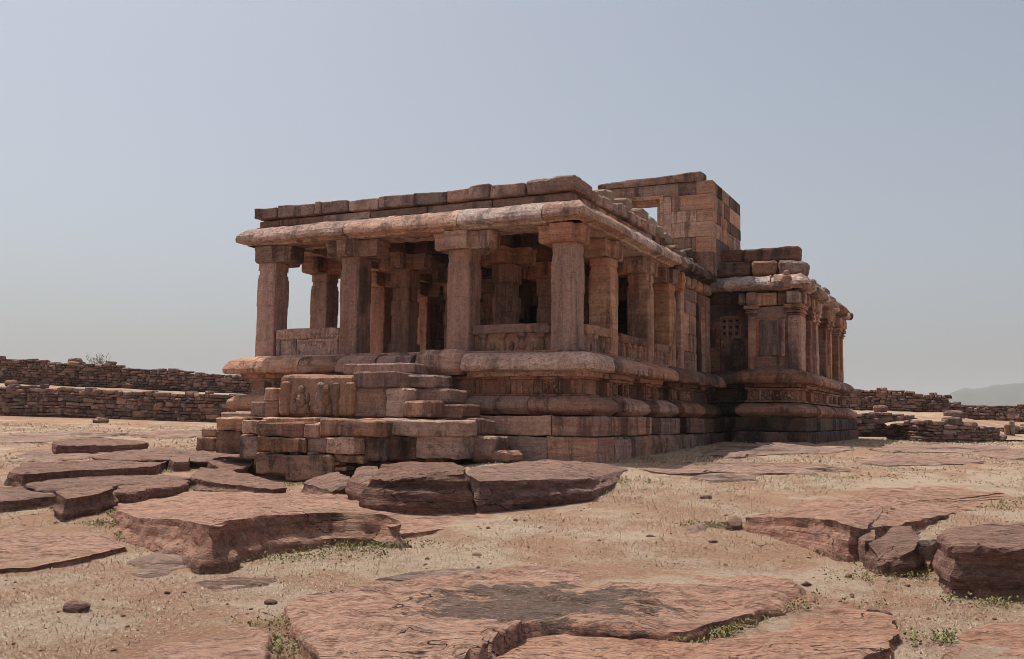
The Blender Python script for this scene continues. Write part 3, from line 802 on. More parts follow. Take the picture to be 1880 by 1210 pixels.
for a, b in ((XB0, XB0 + .22), (XB1 - .34, XB1 - .02)):
    block('pilaster', a, b, YB - .05, YB + .2, 2.28, 3.86, SAND, rw, r=.02); capital(a, b, YB - .05, YB + .2, 3.86, rw, CARV)
    block('bracket_block', a - .04, b + .02, YB - .13, YB + .3, 4.18, 4.55, WARM, rw, r=.04, seg=.2)
block('bracket_block', XB0 - .3, XB0 - .05, YB, YB + .4, 4.2, 4.55, SAND, rw, r=.05, seg=.2)
# long side face
wy = [right(p_, 620, XB1)[0] for p_ in (1488, 1503.5, 1516, 1527.5, 1539, 1548)]
block('wall_block', XB0, XB1 - .30, YB + .2, wy[5] - .1, 2.28, 4.6, DARK, rw, seg=1.5)
block('wall_block', XB1 - .35, XB1 - .02, YB + .21, YB + 1.0, 2.28, 4.13, SAND, rw, seg=.4)
for a, b in ((wy[0], wy[1]), (wy[2], wy[3]), (wy[4], wy[5])):
    L = b - a
    block('pilaster', XB1 - .34, XB1, a, a + .24 * L, 2.28, 3.9, SAND, rw, r=.02); block('pilaster', XB1 - .34, XB1, b - .24 * L, b, 2.28, 3.9, WARM, rw, r=.02)
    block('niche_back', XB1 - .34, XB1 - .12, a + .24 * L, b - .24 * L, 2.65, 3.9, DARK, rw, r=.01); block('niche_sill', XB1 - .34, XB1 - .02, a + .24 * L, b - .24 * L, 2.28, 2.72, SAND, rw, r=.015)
    block('lintel', XB1 - .34, XB1 - .015, a, b, 3.9, 4.14, WARM, rw, r=.02)
    capital(XB1 - .3, XB1, a, a + .24 * L, 3.86, rw, SAND); capital(XB1 - .3, XB1, b - .24 * L, b, 3.86, rw, WARM)
    for yy in (a - .05, (a + b) / 2 - .15, b - .3): block('bracket_block', XB1 - .34, XB1 + .13, yy, yy + .34, 4.17, 4.55, WARM, rw, r=.07, amp=.02, seg=.14)
capital(XB1 - .32, XB1, YB + .15, YB + .7, 3.86, rw, SAND)
for yy in (YB + .25, YB + .9): block('bracket_block', XB1 - .34, XB1 + .10, yy, yy + .36, 4.17, 4.55, WARM, rw, r=.07, seg=.14)
# rear eave and broken roof courses
re_ = empty('rear_eave', (XB1, YB, 4.5), T)
RE = [(-.6, 4.58), (.16, 4.59), (.30, 4.63), (.36, 4.70), (.33, 4.80), (.22, 4.92), (.05, 5.02), (-.6, 5.04)]
sweep('eave_stone', scale_prof(RE, -.1, .08), [(-.3, YL), (XB0 - .25, YL)], EAVE, re_, amp=.03)
sweep('eave_stone', RE, [(XB0 - .3, YB + .6), (XB0 - .3, YB), (XB0 + .7, YB)], EAVE, re_, amp=.04, seg=.18)
sweep('eave_stone', RE, [(XB0 + .71, YB), (XB1 - .05, YB), (XB1 - .05, YB + 1.1)], EAVE, re_, amp=.05, seg=.18)
yy = YB + 1.12
while yy < wy[5] + .2:
    L = rnd.uniform(.9, 1.5); sweep('eave_stone', scale_prof(RE, rnd.uniform(-.1, .04), rnd.uniform(-.05, .03)), [(XB1 - .05, yy), (XB1 - .05, min(yy + L - .03, wy[5] + .35))], EAVE if rnd.random() < .6 else DARK, re_, amp=.055, seg=.18); yy += L
V, Fc = merge([box_data(XB0 + 1.03, XB0 + 1.27, YB - .36, YB - .12, 4.62, 4.98, .05, .02, .12), ball((XB0 + 1.15, YB - .24, 5.02), .09, .09, .11, amp=.02), ball((XB0 + 1.15, YB - .3, 4.8), .19, .07, .13, amp=.02)])
mk('arch_ornament', V, Fc, CARV, re_)


def fb(name, px0, px1, py0, py1, Y, dep, mat, parent, **kw):
    X0, Z1 = front(px0, (py0 + 0), Y); X1, Z0 = front(px1, py1, Y)
    _, Z1b = front(px1, py0, Y); _, Z0b = front(px0, py1, Y)
    return block(name, X0, X1, Y, Y + dep, (Z0 + Z0b) / 2, (Z1 + Z1b) / 2, mat, parent, **kw)


rr = empty('rear_parapet', (1.5, YB, 5.0), T)
fb('parapet_stone', 1307, 1363, 458, 482, YB + .7, .6, DARK, rr, r=.04, amp=.02)
fb('parapet_stone', 1365, 1466, 454, 479, YB + .45, .6, DARK, rr, r=.05, amp=.03, seg=.2)
fb('parapet_stone', 1300, 1378, 481, 507, YB + .5, .6, DARK, rr, r=.05, amp=.02)
fb('parapet_stone', 1366, 1462, 477, 508, YB + .62, .5, DARK, rr, r=.03)
fb('parapet_stone', 1380, 1426, 478, 504, YB + .1, .6, CARV, rr, r=.07, amp=.03, seg=.15)
fb('parapet_stone', 1427, 1476, 477, 505, YB + .05, .9, GREY, rr, r=.09, amp=.04, seg=.15)
block('roof_slab', -.2, XB1 - .3, YB + .5, wy[5], 4.75, 5.0, DARK, rr, seg=2)
yy = YB + 1.0; k = 0
while yy < wy[5] - .2:
    L = rnd.uniform(.6, 1.1); h = (.42, .34, .22, .1, .3, .12, .05, .3, .1)[min(k, 8)]
    block('parapet_stone', XB1 - .9, XB1 - .12 + rnd.uniform(-.15, .1), yy, yy + L - .05, 4.98, 5.06 + h * .7, DARK if k % 2 else EAVE, rr, r=.08, amp=.06, seg=.16, rz=rnd.uniform(-.12, .12))
    if h > .2: block('parapet_stone', XB1 - .95, XB1 - .3 + rnd.uniform(-.15, .1), yy + .1, yy + L, 5.06 + h * .7, 5.12 + h * 1.45, DARK, rr, r=.08, amp=.05, seg=.16, rz=rnd.uniform(-.15, .15))
    yy += L; k += 1

for k in range(16):
    yy = YB + .5 + k * .5; hh = max(.05, .34 - k * .02) * rnd.uniform(.5, 1.1)
    block('roof_rubble', XB1 - .75 + rnd.uniform(-.15, .15), XB1 - .25 + rnd.uniform(-.1, .18), yy, yy + rnd.uniform(.3, .55), 4.95, 5.0 + hh, (GREY, DARK, EAVE, BLK)[k % 4], rr, r=.05, amp=.06, seg=.14, rz=rnd.uniform(-.5, .5))
# square tower, roofless, with a doorway
tw = empty('tower', (-1.2, 10, 5.3), T)
YT = 10.0; XA = front(1308, 390, YT)[0]; YE = right(1360, 400, XA)[0]


def tz(py): return front(1308, py, YT)[1]


def tx(px, py=380): return front(px, py, YT)[0]


fz = [tz(330), tz(354), tz(383), tz(405), tz(433), tz(462), tz(490)]
fb('wall_block', 1130, 1246, 343, 357, YT, .45, WARM, tw, r=.012)   # replaced below by level courses
bpy.data.objects.remove(tw.children[-1])
for a, b in ((-3.3, tx(1246)), (tx(1246.5), tx(1278)), (tx(1278.5), XA)): block('wall_block', a, b, YT + rnd.uniform(-.01, .01), YT + .5, fz[1] + .004, fz[0] + rnd.uniform(-.015, .01), (WARM, DARK, WARM)[[-3.3, tx(1246.5), tx(1278.5)].index(a)], tw, r=.015, seg=.3)
dx0, dx1 = tx(1166), tx(1203)
block('wall_block', -3.3, dx0 - .24, YT, YT + .5, tz(490), fz[1], SAND, tw, r=.015)
block('wall_block', tx(1213), tx(1232), YT - .005, YT + .5, tz(433), fz[1], WARM, tw, r=.015)
block('wall_block', tx(1232.8), XA, YT + .01, YT + .5, fz[2] + .004, fz[1], WARM, tw, r=.015, seg=.3)
for a, b in ((tx(1232.8), tx(1279)), (tx(1279.6), XA)): block('wall_block', a, b, YT + rnd.uniform(-.01, .015), YT + .5, fz[3] + .004, fz[2], WARM, tw, r=.015, seg=.3)
block('wall_block', tx(1232.8), XA, YT, YT + .5, fz[4] + .004, fz[3], WARM, tw, r=.015, seg=.3)
for a, b in ((tx(1213), tx(1277)), (tx(1277.6), XA)): block('wall_block', a, b, YT + rnd.uniform(-.01, .015), YT + .5, fz[5] + .004, fz[4], WARM, tw, r=.015, seg=.3)
block('wall_block', tx(1150), XA, YT, YT + .5, 4.9, fz[5], SAND, tw, r=.015)
# right side courses
for i in range(6):
    z1, z0 = fz[i], fz[i + 1] + .004; ycut = [YT + .505]
    while ycut[-1] < YE - .8: ycut.append(ycut[-1] + rnd.uniform(.45, 1.1))
    ycut[-1] = YE
    for a, b in zip(ycut[:-1], ycut[1:]): block('wall_block', XA - .5, XA + rnd.uniform(-.015, .005), a, b - .005, z0, z1, WARM if rnd.random() < .55 else DARK, tw, r=.015, seg=.3)
block('wall_block', -3.3, XA - .5, YE - .45, YE, 4.9, tz(405), DARK, tw)
block('wall_block', -3.3, -2.85, YT + .5, YE - .45, 4.9, tz(420), DARK, tw)
# door frame: three stepped bands
for o0, o1, yy in ((.0, .07, .20), (.07, .14, .12), (.14, .25, -.02)):
    zt_ = tz(366)
    V, Fc = merge([box_data(dx0 - o1, dx0 - o0, YT + yy, YT + .45, 5.0, zt_ + o0, .006, .003), box_data(dx1 + o0, dx1 + o1, YT + yy, YT + .45, 5.0, zt_ + o0, .006, .003), box_data(dx0 - o1, dx1 + o1, YT + yy, YT + .45, zt_ + o0 + .002, zt_ + o1, .006, .003)])
    mk('door_frame', V, Fc, WARM, tw)
block('wall_block', dx0 - .25, dx1 + .28, YT - .003, YT + .5, tz(366) + .253, fz[1] + .002, WARM, tw, r=.01)
X0, Z0 = front(1096, 338, YT - .05); X1, Z1 = front(1288, 323, YT - .05)
V, Fc = box_data(X0, X1, YT - .05, YT + .5, fz[0] + .012, fz[0] + .29, .04, .02, .2)
V = [(x, y_, z if z < fz[0] + .1 else z - .11 * (X1 - x) / (X1 - X0)) for x, y_, z in V]
mk('capstone_beam', V, Fc, STEP, tw)

# ------------------------------------------------------------------ staircase in front of the porch
stc = empty('staircase', (-4.2, -1.5, -.4), T)
YP = -2.0
block('stair_core', -5.6, -2.9, -1.85, -.7, -.4, 1.55, SAND, stc, seg=1)
block('stair_core', -6.5, -1.9, -1.85, -.75, -.5, .62, SAND, stc, seg=1)
fb('landing_slab', 630, 760, 668, 687, -1.15, .6, PINK, stc, r=.03, amp=.02)
cs = fb('carved_slab', 513, 650, 688, 765, YP, .5, CARV, stc, r=.07, amp=.03, seg=.14)
for px in (520, 585, 612, 640): fb('carved_post', px - 7, px + 9, 700, 763, YP - .06, .3, CARV, stc, r=.05, amp=.025, seg=.12)
for px in (553, 598): X, Z = front(px, 760, YP); figure(stc, X, Z, .55, .62, YP - .0, mat=CARV)
fb('stair_block', 648, 726, 682, 711, YP - .01, .9, PINK, stc, r=.03, amp=.02)
fb('stair_block', 650, 708, 711.5, 766, YP + .02, .8, WARM, stc, r=.035, amp=.02)
fb('stair_block', 708.5, 744, 712, 766, YP + .01, .8, WARM, stc, r=.045, amp=.025)
fb('stair_block', 741, 790, 736, 767, YP - .08, .6, PINK, stc, r=.04, amp=.02)
fb('step', 715, 798, 688, 711, -1.55, .75, STEP, stc, r=.04, amp=.025, seg=.15)
fb('step', 735, 824, 714, 740, -1.55, .75, STEP, stc, r=.04, amp=.025, seg=.15)
fb('step', 770, 848, 742, 768, -1.6, .8, STEP, stc, r=.04, amp=.025, seg=.15)
fb('step', 800, 876, 769, 799, -1.6, .8, STEP, stc, r=.04, amp=.025, seg=.15)
fb('step', 830, 902, 801, 838, -1.6, .8, STEP, stc, r=.04, amp=.025, seg=.15)
fb('step', 862, 934, 827, 850, -1.6, .75, STEP, stc, r=.07, amp=.035, seg=.15)
fb('stair_block', 485, 508, 711, 736, -1.9, .7, WARM, stc, r=.03); fb('stair_block', 485, 509, 737, 765, -1.92, .8, SAND, stc, r=.03)
fb('stair_block', 459, 484, 738, 764, -1.9, .7, SAND, stc, r=.03)
# lower terrace walls of fitted blocks
YT2 = -2.75
for (a, b, c, d, Y, m_, r_) in (
        (398, 446, 766, 790, -2.1, WARM, .06), (445, 474, 773, 798, -2.45, WARM, .05), (474, 517, 776, 801, YT2, STEP, .05), (518.5, 557, 776, 803, YT2 + .02, SAND, .05),
        (558.5, 586, 777, 803, YT2, PINK, .04), (588, 690, 771, 801, YT2 - .15, WARM, .06), (690, 842, 770, 800, -2.3, WARM, .07),
        (395, 441, 791, 833, -2.05, STEP, .05), (440, 473, 799, 842, -2.4, STEP, .05), (471, 561, 803, 830, YT2 - .04, WARM, .06), (563, 602, 805, 833, YT2 + .05, SAND, .06),
        (600, 648, 801, 832, YT2 - .22, EAVE, .07), (640, 697, 802, 846, YT2 + .15, STEP, .06), (703, 762, 801, 842, -2.25, DARK, .03), (763.5, 840, 801, 842, -2.25, STEP, .03),
        (470, 523, 832, 870, YT2, STEP, .06), (524, 607, 837, 882, YT2 - .06, STEP, .06), (612, 665, 833, 850, YT2 + .05, WARM, .06),
        (361, 394, 803, 828, -1.9, STEP, .06), (370, 396, 787, 803, -1.8, WARM, .06), (612, 700, 848, 872, YT2 + .3, DARK, .05)):
    fb('terrace_block', a, b, c, d, Y, .75, m_, stc, r=r_ * .5, amp=.03, seg=.16)
for (px, py, s) in ((540, 832, .1), (575, 834, .12), (590, 835, .07), (625, 862, .13), (615, 850, .1)):
    X, Z = front(px, py, YT2 + .02); V, Fc = box_data(X - s, X + s, YT2 + .0, YT2 + .3, Z - s * .3, Z + s * .3, .03, .03, .12); mk('wedge_stone', V, Fc, STEP, stc)
block('terrace_paving', -6.0, -2.0, -2.2, -1.5, .6, .775, WARM, stc, seg=.25, amp=.03)
block('terrace_paving', -7.3, -6.42, -2.0, -1.3, .55, .74, STEP, stc, seg=.25, amp=.03)
# loose edging at the left foot of the plinth
fb('terrace_block', 405, 460, 757, 773, -1.3, .7, WARM, stc, r=.04, amp=.02)

# ------------------------------------------------------------------ bedrock slabs and boulders
ROCKS = []    # plan outlines, kept clear of straw


def angular(name, label, pts, mat, group, flare, under, deep, cat):
    """a fractured block: hull of its rim, a broken waist and a foot, faces kept flat"""
    SEED[0] += 1; r_ = random.Random(SEED[0] * 31 + 7); off = SEED[0] * 3.3
    P = [gp(a, b, h) for a, b, h in pts]; c = sum(P, Vector()) / len(P); R = sum((q - c).xy.length for q in P) / len(P)
    ROCKS.append([(q.x, q.y) for q in P]); bm = bmesh.new(); n = len(P)
    for i, q in enumerate(P):
        d = (q - c); d.z = 0; d = d.normalized(); zb = float(ground_z(q.x, q.y)) - deep; H = q.z - zb
        bm.verts.new(q + Vector((0, 0, r_.uniform(-.02, .015))) - d * r_.uniform(.0, .03))
        k = r_.uniform(.35, .75); bm.verts.new(Vector((q.x, q.y, zb + H * k)) + d * (flare * (1 - k) + r_.uniform(-.02, .07) * min(1, R * 1.5)))
        bm.verts.new(Vector((q.x, q.y, zb)) + d * (flare - under * H + r_.uniform(-.03, .05)))
    res = bmesh.ops.convex_hull(bm, input=bm.verts)
    bmesh.ops.delete(bm, geom=[g for g in res['geom_interior'] if isinstance(g, bmesh.types.BMVert)], context='VERTS')
    bmesh.ops.dissolve_limit(bm, angle_limit=math.radians(7), verts=bm.verts, edges=bm.edges)
    bmesh.ops.triangulate(bm, faces=bm.faces)
    for _ in range(5):
        le = [e for e in bm.edges if e.calc_length() > max(.06, R * .09)]
        if not le: break
        bmesh.ops.subdivide_edges(bm, edges=le, cuts=1); bmesh.ops.triangulate(bm, faces=[f for f in bm.faces if len(f.verts) > 3])
    bm.normal_update()
    mv = []
    for v in bm.verts:
        p_ = v.co; lay_ = noise.noise(Vector((p_.x * .35 + off, p_.y * .35, p_.z * 9 + off)))
        e = noise.fractal(p_ * 2.2 + Vector((off, 0, 0)), .8, 2.2, 5) * .035 + (.03 * math.copysign(min(1, abs(lay_) * 3), lay_) if abs(v.normal.z) < .6 else 0)
        mv.append(v.co + v.normal * e * min(1, R * 1.6))
    for v, q in zip(bm.verts, mv): v.co = q
    bm.verts.index_update(); V = [tuple(v.co) for v in bm.verts]; Fc = [[v.index for v in f.verts] for f in bm.faces]; bm.free()
    o = mk(name, V, Fc, mat, ang=20); tag(o, label, cat, group, 'thing'); return o


def rock(name, label, pts, mat=None, group=None, rough=.035, layers=3, under=0.0, flare=.05, bulge=.02, deep=.25, cat='rock', ledge=.03, rs=1.0, seed=None, res=1.0):
    SEED[0] += 1; off = (seed or SEED[0]) * 7.13; r_ = random.Random(SEED[0] * 13 + 5)
    if name == 'boulder': return angular(name, label, pts, mat or ROCKD, group, flare, under, deep, cat)
    P = [gp(a, b, h * (.5 if name == 'rock_plate' else (.6 if b > 1040 else 1))) for a, b, h in pts]; n = len(P)
    per = sum((P[i] - P[(i + 1) % n]).length for i in range(n)); N = int(max(36, min(220 * res, per / (.07 / res))))
    # resample with a light Catmull rounding
    out = []
    acc = [0]
    for i in range(n): acc.append(acc[-1] + (P[i] - P[(i + 1) % n]).length)
    for k in range(N):
        s = per * k / N; i = max(j for j in range(n) if acc[j] <= s); t = (s - acc[i]) / max(1e-6, acc[i + 1] - acc[i])
        p0, p1, p2, p3 = P[i - 1], P[i], P[(i + 1) % n], P[(i + 2) % n]
        cr = .5 * ((2 * p1) + (p2 - p0) * t + (2 * p0 - 5 * p1 + 4 * p2 - p3) * t * t + (3 * p1 - p0 - 3 * p2 + p3) * t ** 3)
        out.append(p1.lerp(p2, t).lerp(cr, .12))
    c = sum(out, Vector()) / N
    R = sum(((q - c).xy.length for q in out)) / N
    area = sum(out[i].x * out[(i + 1) % N].y - out[(i + 1) % N].x * out[i].y for i in range(N)); sg = 1 if area > 0 else -1
    nrm = []
    for i in range(N):
        d = (out[(i + 1) % N] - out[i - 1]).xy; d = d.normalized() if d.length > 1e-6 else Vector((1, 0)); nrm.append(Vector((d.y, -d.x)) * sg)
    j_amp = (min(.15, .10 * R + .015) if name == 'rock_plate' else min(.06, .05 * R + .01)) * rs
    for i in range(N):
        q = out[i]; e = noise.fractal(Vector((q.x * 2.2 + off, q.y * 2.2, off)), .7, 2.2, 4) * j_amp
        out[i] = Vector((q.x + nrm[i].x * e, q.y + nrm[i].y * e, q.z))
    ROCKS.append([(q.x, q.y) for q in out])
    V, Fc = [], []
    K = 16; lay = [r_.uniform(-1, 1) for _ in range(layers + 2)]
    M = int(max(6, min(28 * res, R / (.07 / res))))
    cz = c.z + bulge

    def topz(x, y, base):
        v = Vector((x * .9 + off, y * .9, off))
        a = noise.fractal(v, .7, 2.1, 5) * rough
        # stepped bedding, the steps run roughly along the beds
        b_ = noise.noise(Vector((x * .55 + y * .25 + off, y * 1.25 - x * .2, off * 2))) + .35 * noise.noise(Vector((x * 3 + off, y * 4, 1)))
        q = b_ * 2.6; st = (math.floor(q) + min(1, max(0, (q - math.floor(q)) * 7))) / 2.6
        return base + a + st * ledge
    # bottom to top
    for k in range(K + 1):
        t = k / K          # 0 bottom .. 1 top edge
        for i in range(N):
            q = out[i]; zb = float(ground_z(q.x, q.y)) - deep; H = q.z - zb
            z = zb + H * t
            li = (1 - t) * layers * min(1, H / .45); l0 = int(li); stt = lay[l0] + (lay[l0 + 1] - lay[l0]) * min(1, max(0, (li - l0 - .8) * 5))
            o = (flare + (.05 if name == 'rock_slab' else 0)) * (1 - t) - under * (1 - t) * H + stt * .07 * rs * min(1, R) * (0.3 if t > .97 else 1)
            x = Vector((q.x + nrm[i].x * o, q.y + nrm[i].y * o, z))
            f = noise.fractal(Vector((x.x * 1.7 + off, x.y * 1.7, x.z * 2.6)), .75, 2.2, 5)
            fc = noise.noise(Vector((x.x * 1.5 + off, x.y * 1.5, x.z * 2.2 + off)), noise_basis='VORONOI_F1')
            e = f * .05 * rs * min(1, R * 1.2) - fc * (.05 if name == 'rock_slab' else .12) * rs * min(1, R) * (.5 if t > .93 else 1) - (.02 if t == 1 else 0)
            x = Vector((x.x + nrm[i].x * e, x.y + nrm[i].y * e, x.z + (noise.noise(x * 3.1) * .012)))
            V.append(x)
    for k in range(K):
        for i in range(N): Fc.append([k * N + i, k * N + (i + 1) % N, (k + 1) * N + (i + 1) % N, (k + 1) * N + i])
    base = K * N; prev = base
    rim = [V[base + i].copy() for i in range(N)]
    for m in range(1, M):
        f = 1 - (m / M) ** .9
        for i in range(N):
            q = rim[i]; x, y = c.x + (q.x - c.x) * f, c.y + (q.y - c.y) * f
            z = q.z * f + cz * (1 - f) if True else 0
            edge = min(1, (1 - f) * R / .12)
            V.append(Vector((x, y, topz(x, y, z) * edge + (q.z + .008) * (1 - edge))))
        cur = len(V) - N
        for i in range(N): Fc.append([prev + i, prev + (i + 1) % N, cur + (i + 1) % N, cur + i])
        prev = cur
    V.append(Vector((c.x, c.y, topz(c.x, c.y, cz)))); ci = len(V) - 1
    for i in range(N): Fc.append([prev + i, prev + (i + 1) % N, ci])
    o = mk(name, [tuple(v) for v in V], Fc, mat or ROCK, ang=42)
    tag(o, label, cat, group, 'thing'); return o


G1 = 'flat bedrock slabs in the ground'; G2 = 'broken boulders around the temple foot'
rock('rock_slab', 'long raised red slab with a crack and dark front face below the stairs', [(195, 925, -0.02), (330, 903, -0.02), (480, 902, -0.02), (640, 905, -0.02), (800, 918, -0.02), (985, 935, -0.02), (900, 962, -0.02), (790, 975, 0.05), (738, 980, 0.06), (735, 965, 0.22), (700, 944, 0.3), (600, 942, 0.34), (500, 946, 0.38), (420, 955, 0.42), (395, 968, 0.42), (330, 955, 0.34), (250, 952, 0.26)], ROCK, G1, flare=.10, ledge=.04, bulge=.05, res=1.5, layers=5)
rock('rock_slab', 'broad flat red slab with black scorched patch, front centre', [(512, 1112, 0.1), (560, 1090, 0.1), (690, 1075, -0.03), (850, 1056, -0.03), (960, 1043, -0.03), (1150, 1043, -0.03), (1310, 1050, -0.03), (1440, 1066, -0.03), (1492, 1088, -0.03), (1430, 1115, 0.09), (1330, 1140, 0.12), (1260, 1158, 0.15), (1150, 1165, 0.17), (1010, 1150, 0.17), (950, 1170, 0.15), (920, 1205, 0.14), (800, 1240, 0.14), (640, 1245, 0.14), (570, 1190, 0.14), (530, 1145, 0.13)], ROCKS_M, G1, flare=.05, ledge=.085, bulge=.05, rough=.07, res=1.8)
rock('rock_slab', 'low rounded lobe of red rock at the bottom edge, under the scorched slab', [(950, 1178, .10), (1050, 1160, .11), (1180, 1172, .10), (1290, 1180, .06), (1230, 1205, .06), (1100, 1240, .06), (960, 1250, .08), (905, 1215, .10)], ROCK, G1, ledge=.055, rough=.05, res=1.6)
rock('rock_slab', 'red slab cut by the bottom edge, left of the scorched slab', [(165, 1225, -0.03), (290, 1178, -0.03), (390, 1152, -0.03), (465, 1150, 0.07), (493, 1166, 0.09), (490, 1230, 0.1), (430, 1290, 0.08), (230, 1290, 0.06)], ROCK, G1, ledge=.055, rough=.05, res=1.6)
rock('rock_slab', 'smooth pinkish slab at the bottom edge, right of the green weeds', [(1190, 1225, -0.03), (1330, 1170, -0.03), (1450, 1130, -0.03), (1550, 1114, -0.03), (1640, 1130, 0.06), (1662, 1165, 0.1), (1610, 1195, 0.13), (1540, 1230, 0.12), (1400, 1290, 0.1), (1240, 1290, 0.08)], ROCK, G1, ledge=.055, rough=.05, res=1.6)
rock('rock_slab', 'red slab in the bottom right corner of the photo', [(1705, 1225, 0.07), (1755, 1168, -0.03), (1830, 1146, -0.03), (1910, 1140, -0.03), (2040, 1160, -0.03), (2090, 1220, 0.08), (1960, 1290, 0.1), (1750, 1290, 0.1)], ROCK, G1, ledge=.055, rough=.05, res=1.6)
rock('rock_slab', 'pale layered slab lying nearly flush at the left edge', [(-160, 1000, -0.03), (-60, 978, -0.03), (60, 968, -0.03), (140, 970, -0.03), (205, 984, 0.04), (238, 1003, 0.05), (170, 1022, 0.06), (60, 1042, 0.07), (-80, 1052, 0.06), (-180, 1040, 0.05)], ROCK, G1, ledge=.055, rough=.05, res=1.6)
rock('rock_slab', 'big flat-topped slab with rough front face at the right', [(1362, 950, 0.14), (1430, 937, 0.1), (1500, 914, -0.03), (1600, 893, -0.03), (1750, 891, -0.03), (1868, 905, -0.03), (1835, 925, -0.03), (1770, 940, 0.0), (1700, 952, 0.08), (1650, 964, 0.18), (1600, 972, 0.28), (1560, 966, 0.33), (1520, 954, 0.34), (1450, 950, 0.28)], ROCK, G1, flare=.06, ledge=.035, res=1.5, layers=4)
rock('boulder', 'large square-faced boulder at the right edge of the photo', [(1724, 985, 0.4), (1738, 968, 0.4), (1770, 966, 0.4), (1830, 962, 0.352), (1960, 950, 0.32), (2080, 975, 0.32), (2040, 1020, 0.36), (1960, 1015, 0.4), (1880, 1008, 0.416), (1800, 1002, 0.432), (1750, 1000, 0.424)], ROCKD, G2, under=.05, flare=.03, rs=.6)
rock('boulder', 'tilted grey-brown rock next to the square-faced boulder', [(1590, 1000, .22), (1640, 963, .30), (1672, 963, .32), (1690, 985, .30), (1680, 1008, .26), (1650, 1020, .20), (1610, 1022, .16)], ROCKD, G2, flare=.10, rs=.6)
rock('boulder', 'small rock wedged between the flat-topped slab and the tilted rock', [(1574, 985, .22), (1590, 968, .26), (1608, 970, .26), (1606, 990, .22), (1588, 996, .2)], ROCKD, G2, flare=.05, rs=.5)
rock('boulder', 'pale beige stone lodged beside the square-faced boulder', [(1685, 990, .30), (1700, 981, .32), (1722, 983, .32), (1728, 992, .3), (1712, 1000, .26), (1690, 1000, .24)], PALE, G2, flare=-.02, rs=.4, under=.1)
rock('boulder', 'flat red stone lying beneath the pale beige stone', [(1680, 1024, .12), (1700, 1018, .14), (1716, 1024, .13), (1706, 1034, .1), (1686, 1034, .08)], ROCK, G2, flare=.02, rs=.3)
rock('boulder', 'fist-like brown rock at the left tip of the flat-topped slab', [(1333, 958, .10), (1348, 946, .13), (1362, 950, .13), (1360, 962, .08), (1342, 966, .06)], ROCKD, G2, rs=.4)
# row of boulders in front of the stairs
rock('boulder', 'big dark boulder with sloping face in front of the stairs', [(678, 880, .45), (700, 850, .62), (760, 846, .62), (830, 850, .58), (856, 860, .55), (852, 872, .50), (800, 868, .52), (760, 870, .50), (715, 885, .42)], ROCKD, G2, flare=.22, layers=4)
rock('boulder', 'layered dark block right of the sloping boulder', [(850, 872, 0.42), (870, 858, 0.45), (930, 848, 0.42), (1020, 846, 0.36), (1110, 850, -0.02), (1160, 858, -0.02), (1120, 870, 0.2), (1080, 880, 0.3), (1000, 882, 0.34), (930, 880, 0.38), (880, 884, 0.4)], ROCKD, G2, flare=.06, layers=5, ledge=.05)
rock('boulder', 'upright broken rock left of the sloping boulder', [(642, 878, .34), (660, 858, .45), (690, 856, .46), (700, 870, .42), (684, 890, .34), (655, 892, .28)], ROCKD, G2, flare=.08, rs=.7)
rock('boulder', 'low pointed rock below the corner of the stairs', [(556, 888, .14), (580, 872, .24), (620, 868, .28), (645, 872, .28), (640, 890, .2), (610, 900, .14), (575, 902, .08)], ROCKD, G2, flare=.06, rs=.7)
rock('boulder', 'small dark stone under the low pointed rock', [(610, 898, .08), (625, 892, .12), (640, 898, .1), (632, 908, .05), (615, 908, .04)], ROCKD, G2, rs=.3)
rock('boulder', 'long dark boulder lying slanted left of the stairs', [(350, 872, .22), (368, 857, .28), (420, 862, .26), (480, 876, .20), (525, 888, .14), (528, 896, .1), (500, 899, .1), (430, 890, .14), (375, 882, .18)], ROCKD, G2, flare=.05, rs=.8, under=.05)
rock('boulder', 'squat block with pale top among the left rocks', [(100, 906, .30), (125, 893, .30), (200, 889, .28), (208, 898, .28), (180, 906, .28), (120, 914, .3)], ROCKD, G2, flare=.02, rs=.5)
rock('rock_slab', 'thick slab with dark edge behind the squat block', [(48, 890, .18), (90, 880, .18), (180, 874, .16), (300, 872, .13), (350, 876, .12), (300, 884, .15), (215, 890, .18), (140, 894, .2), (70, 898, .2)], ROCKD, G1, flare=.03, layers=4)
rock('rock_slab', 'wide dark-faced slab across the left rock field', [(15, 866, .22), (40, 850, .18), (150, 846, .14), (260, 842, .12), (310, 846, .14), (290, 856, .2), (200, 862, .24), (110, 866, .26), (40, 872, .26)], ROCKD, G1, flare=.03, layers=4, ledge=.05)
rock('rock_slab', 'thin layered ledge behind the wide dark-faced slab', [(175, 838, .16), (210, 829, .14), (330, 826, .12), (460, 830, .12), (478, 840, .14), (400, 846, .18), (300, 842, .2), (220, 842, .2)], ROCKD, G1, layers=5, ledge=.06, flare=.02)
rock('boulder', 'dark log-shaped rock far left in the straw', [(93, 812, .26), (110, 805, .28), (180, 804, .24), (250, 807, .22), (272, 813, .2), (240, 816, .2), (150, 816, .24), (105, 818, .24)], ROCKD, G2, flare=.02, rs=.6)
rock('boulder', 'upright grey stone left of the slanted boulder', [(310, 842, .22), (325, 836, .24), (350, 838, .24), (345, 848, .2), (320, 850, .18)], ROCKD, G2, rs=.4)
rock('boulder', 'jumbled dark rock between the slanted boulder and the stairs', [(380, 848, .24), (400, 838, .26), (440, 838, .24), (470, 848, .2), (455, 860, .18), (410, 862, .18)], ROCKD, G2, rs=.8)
rock('rock_slab', 'dark slab cut by the left edge beside the squat block', [(-80, 906, .14), (-20, 896, .14), (60, 892, .13), (98, 898, .13), (95, 908, .15), (40, 914, .17), (-60, 922, .17)], ROCKD, G1, flare=.03)
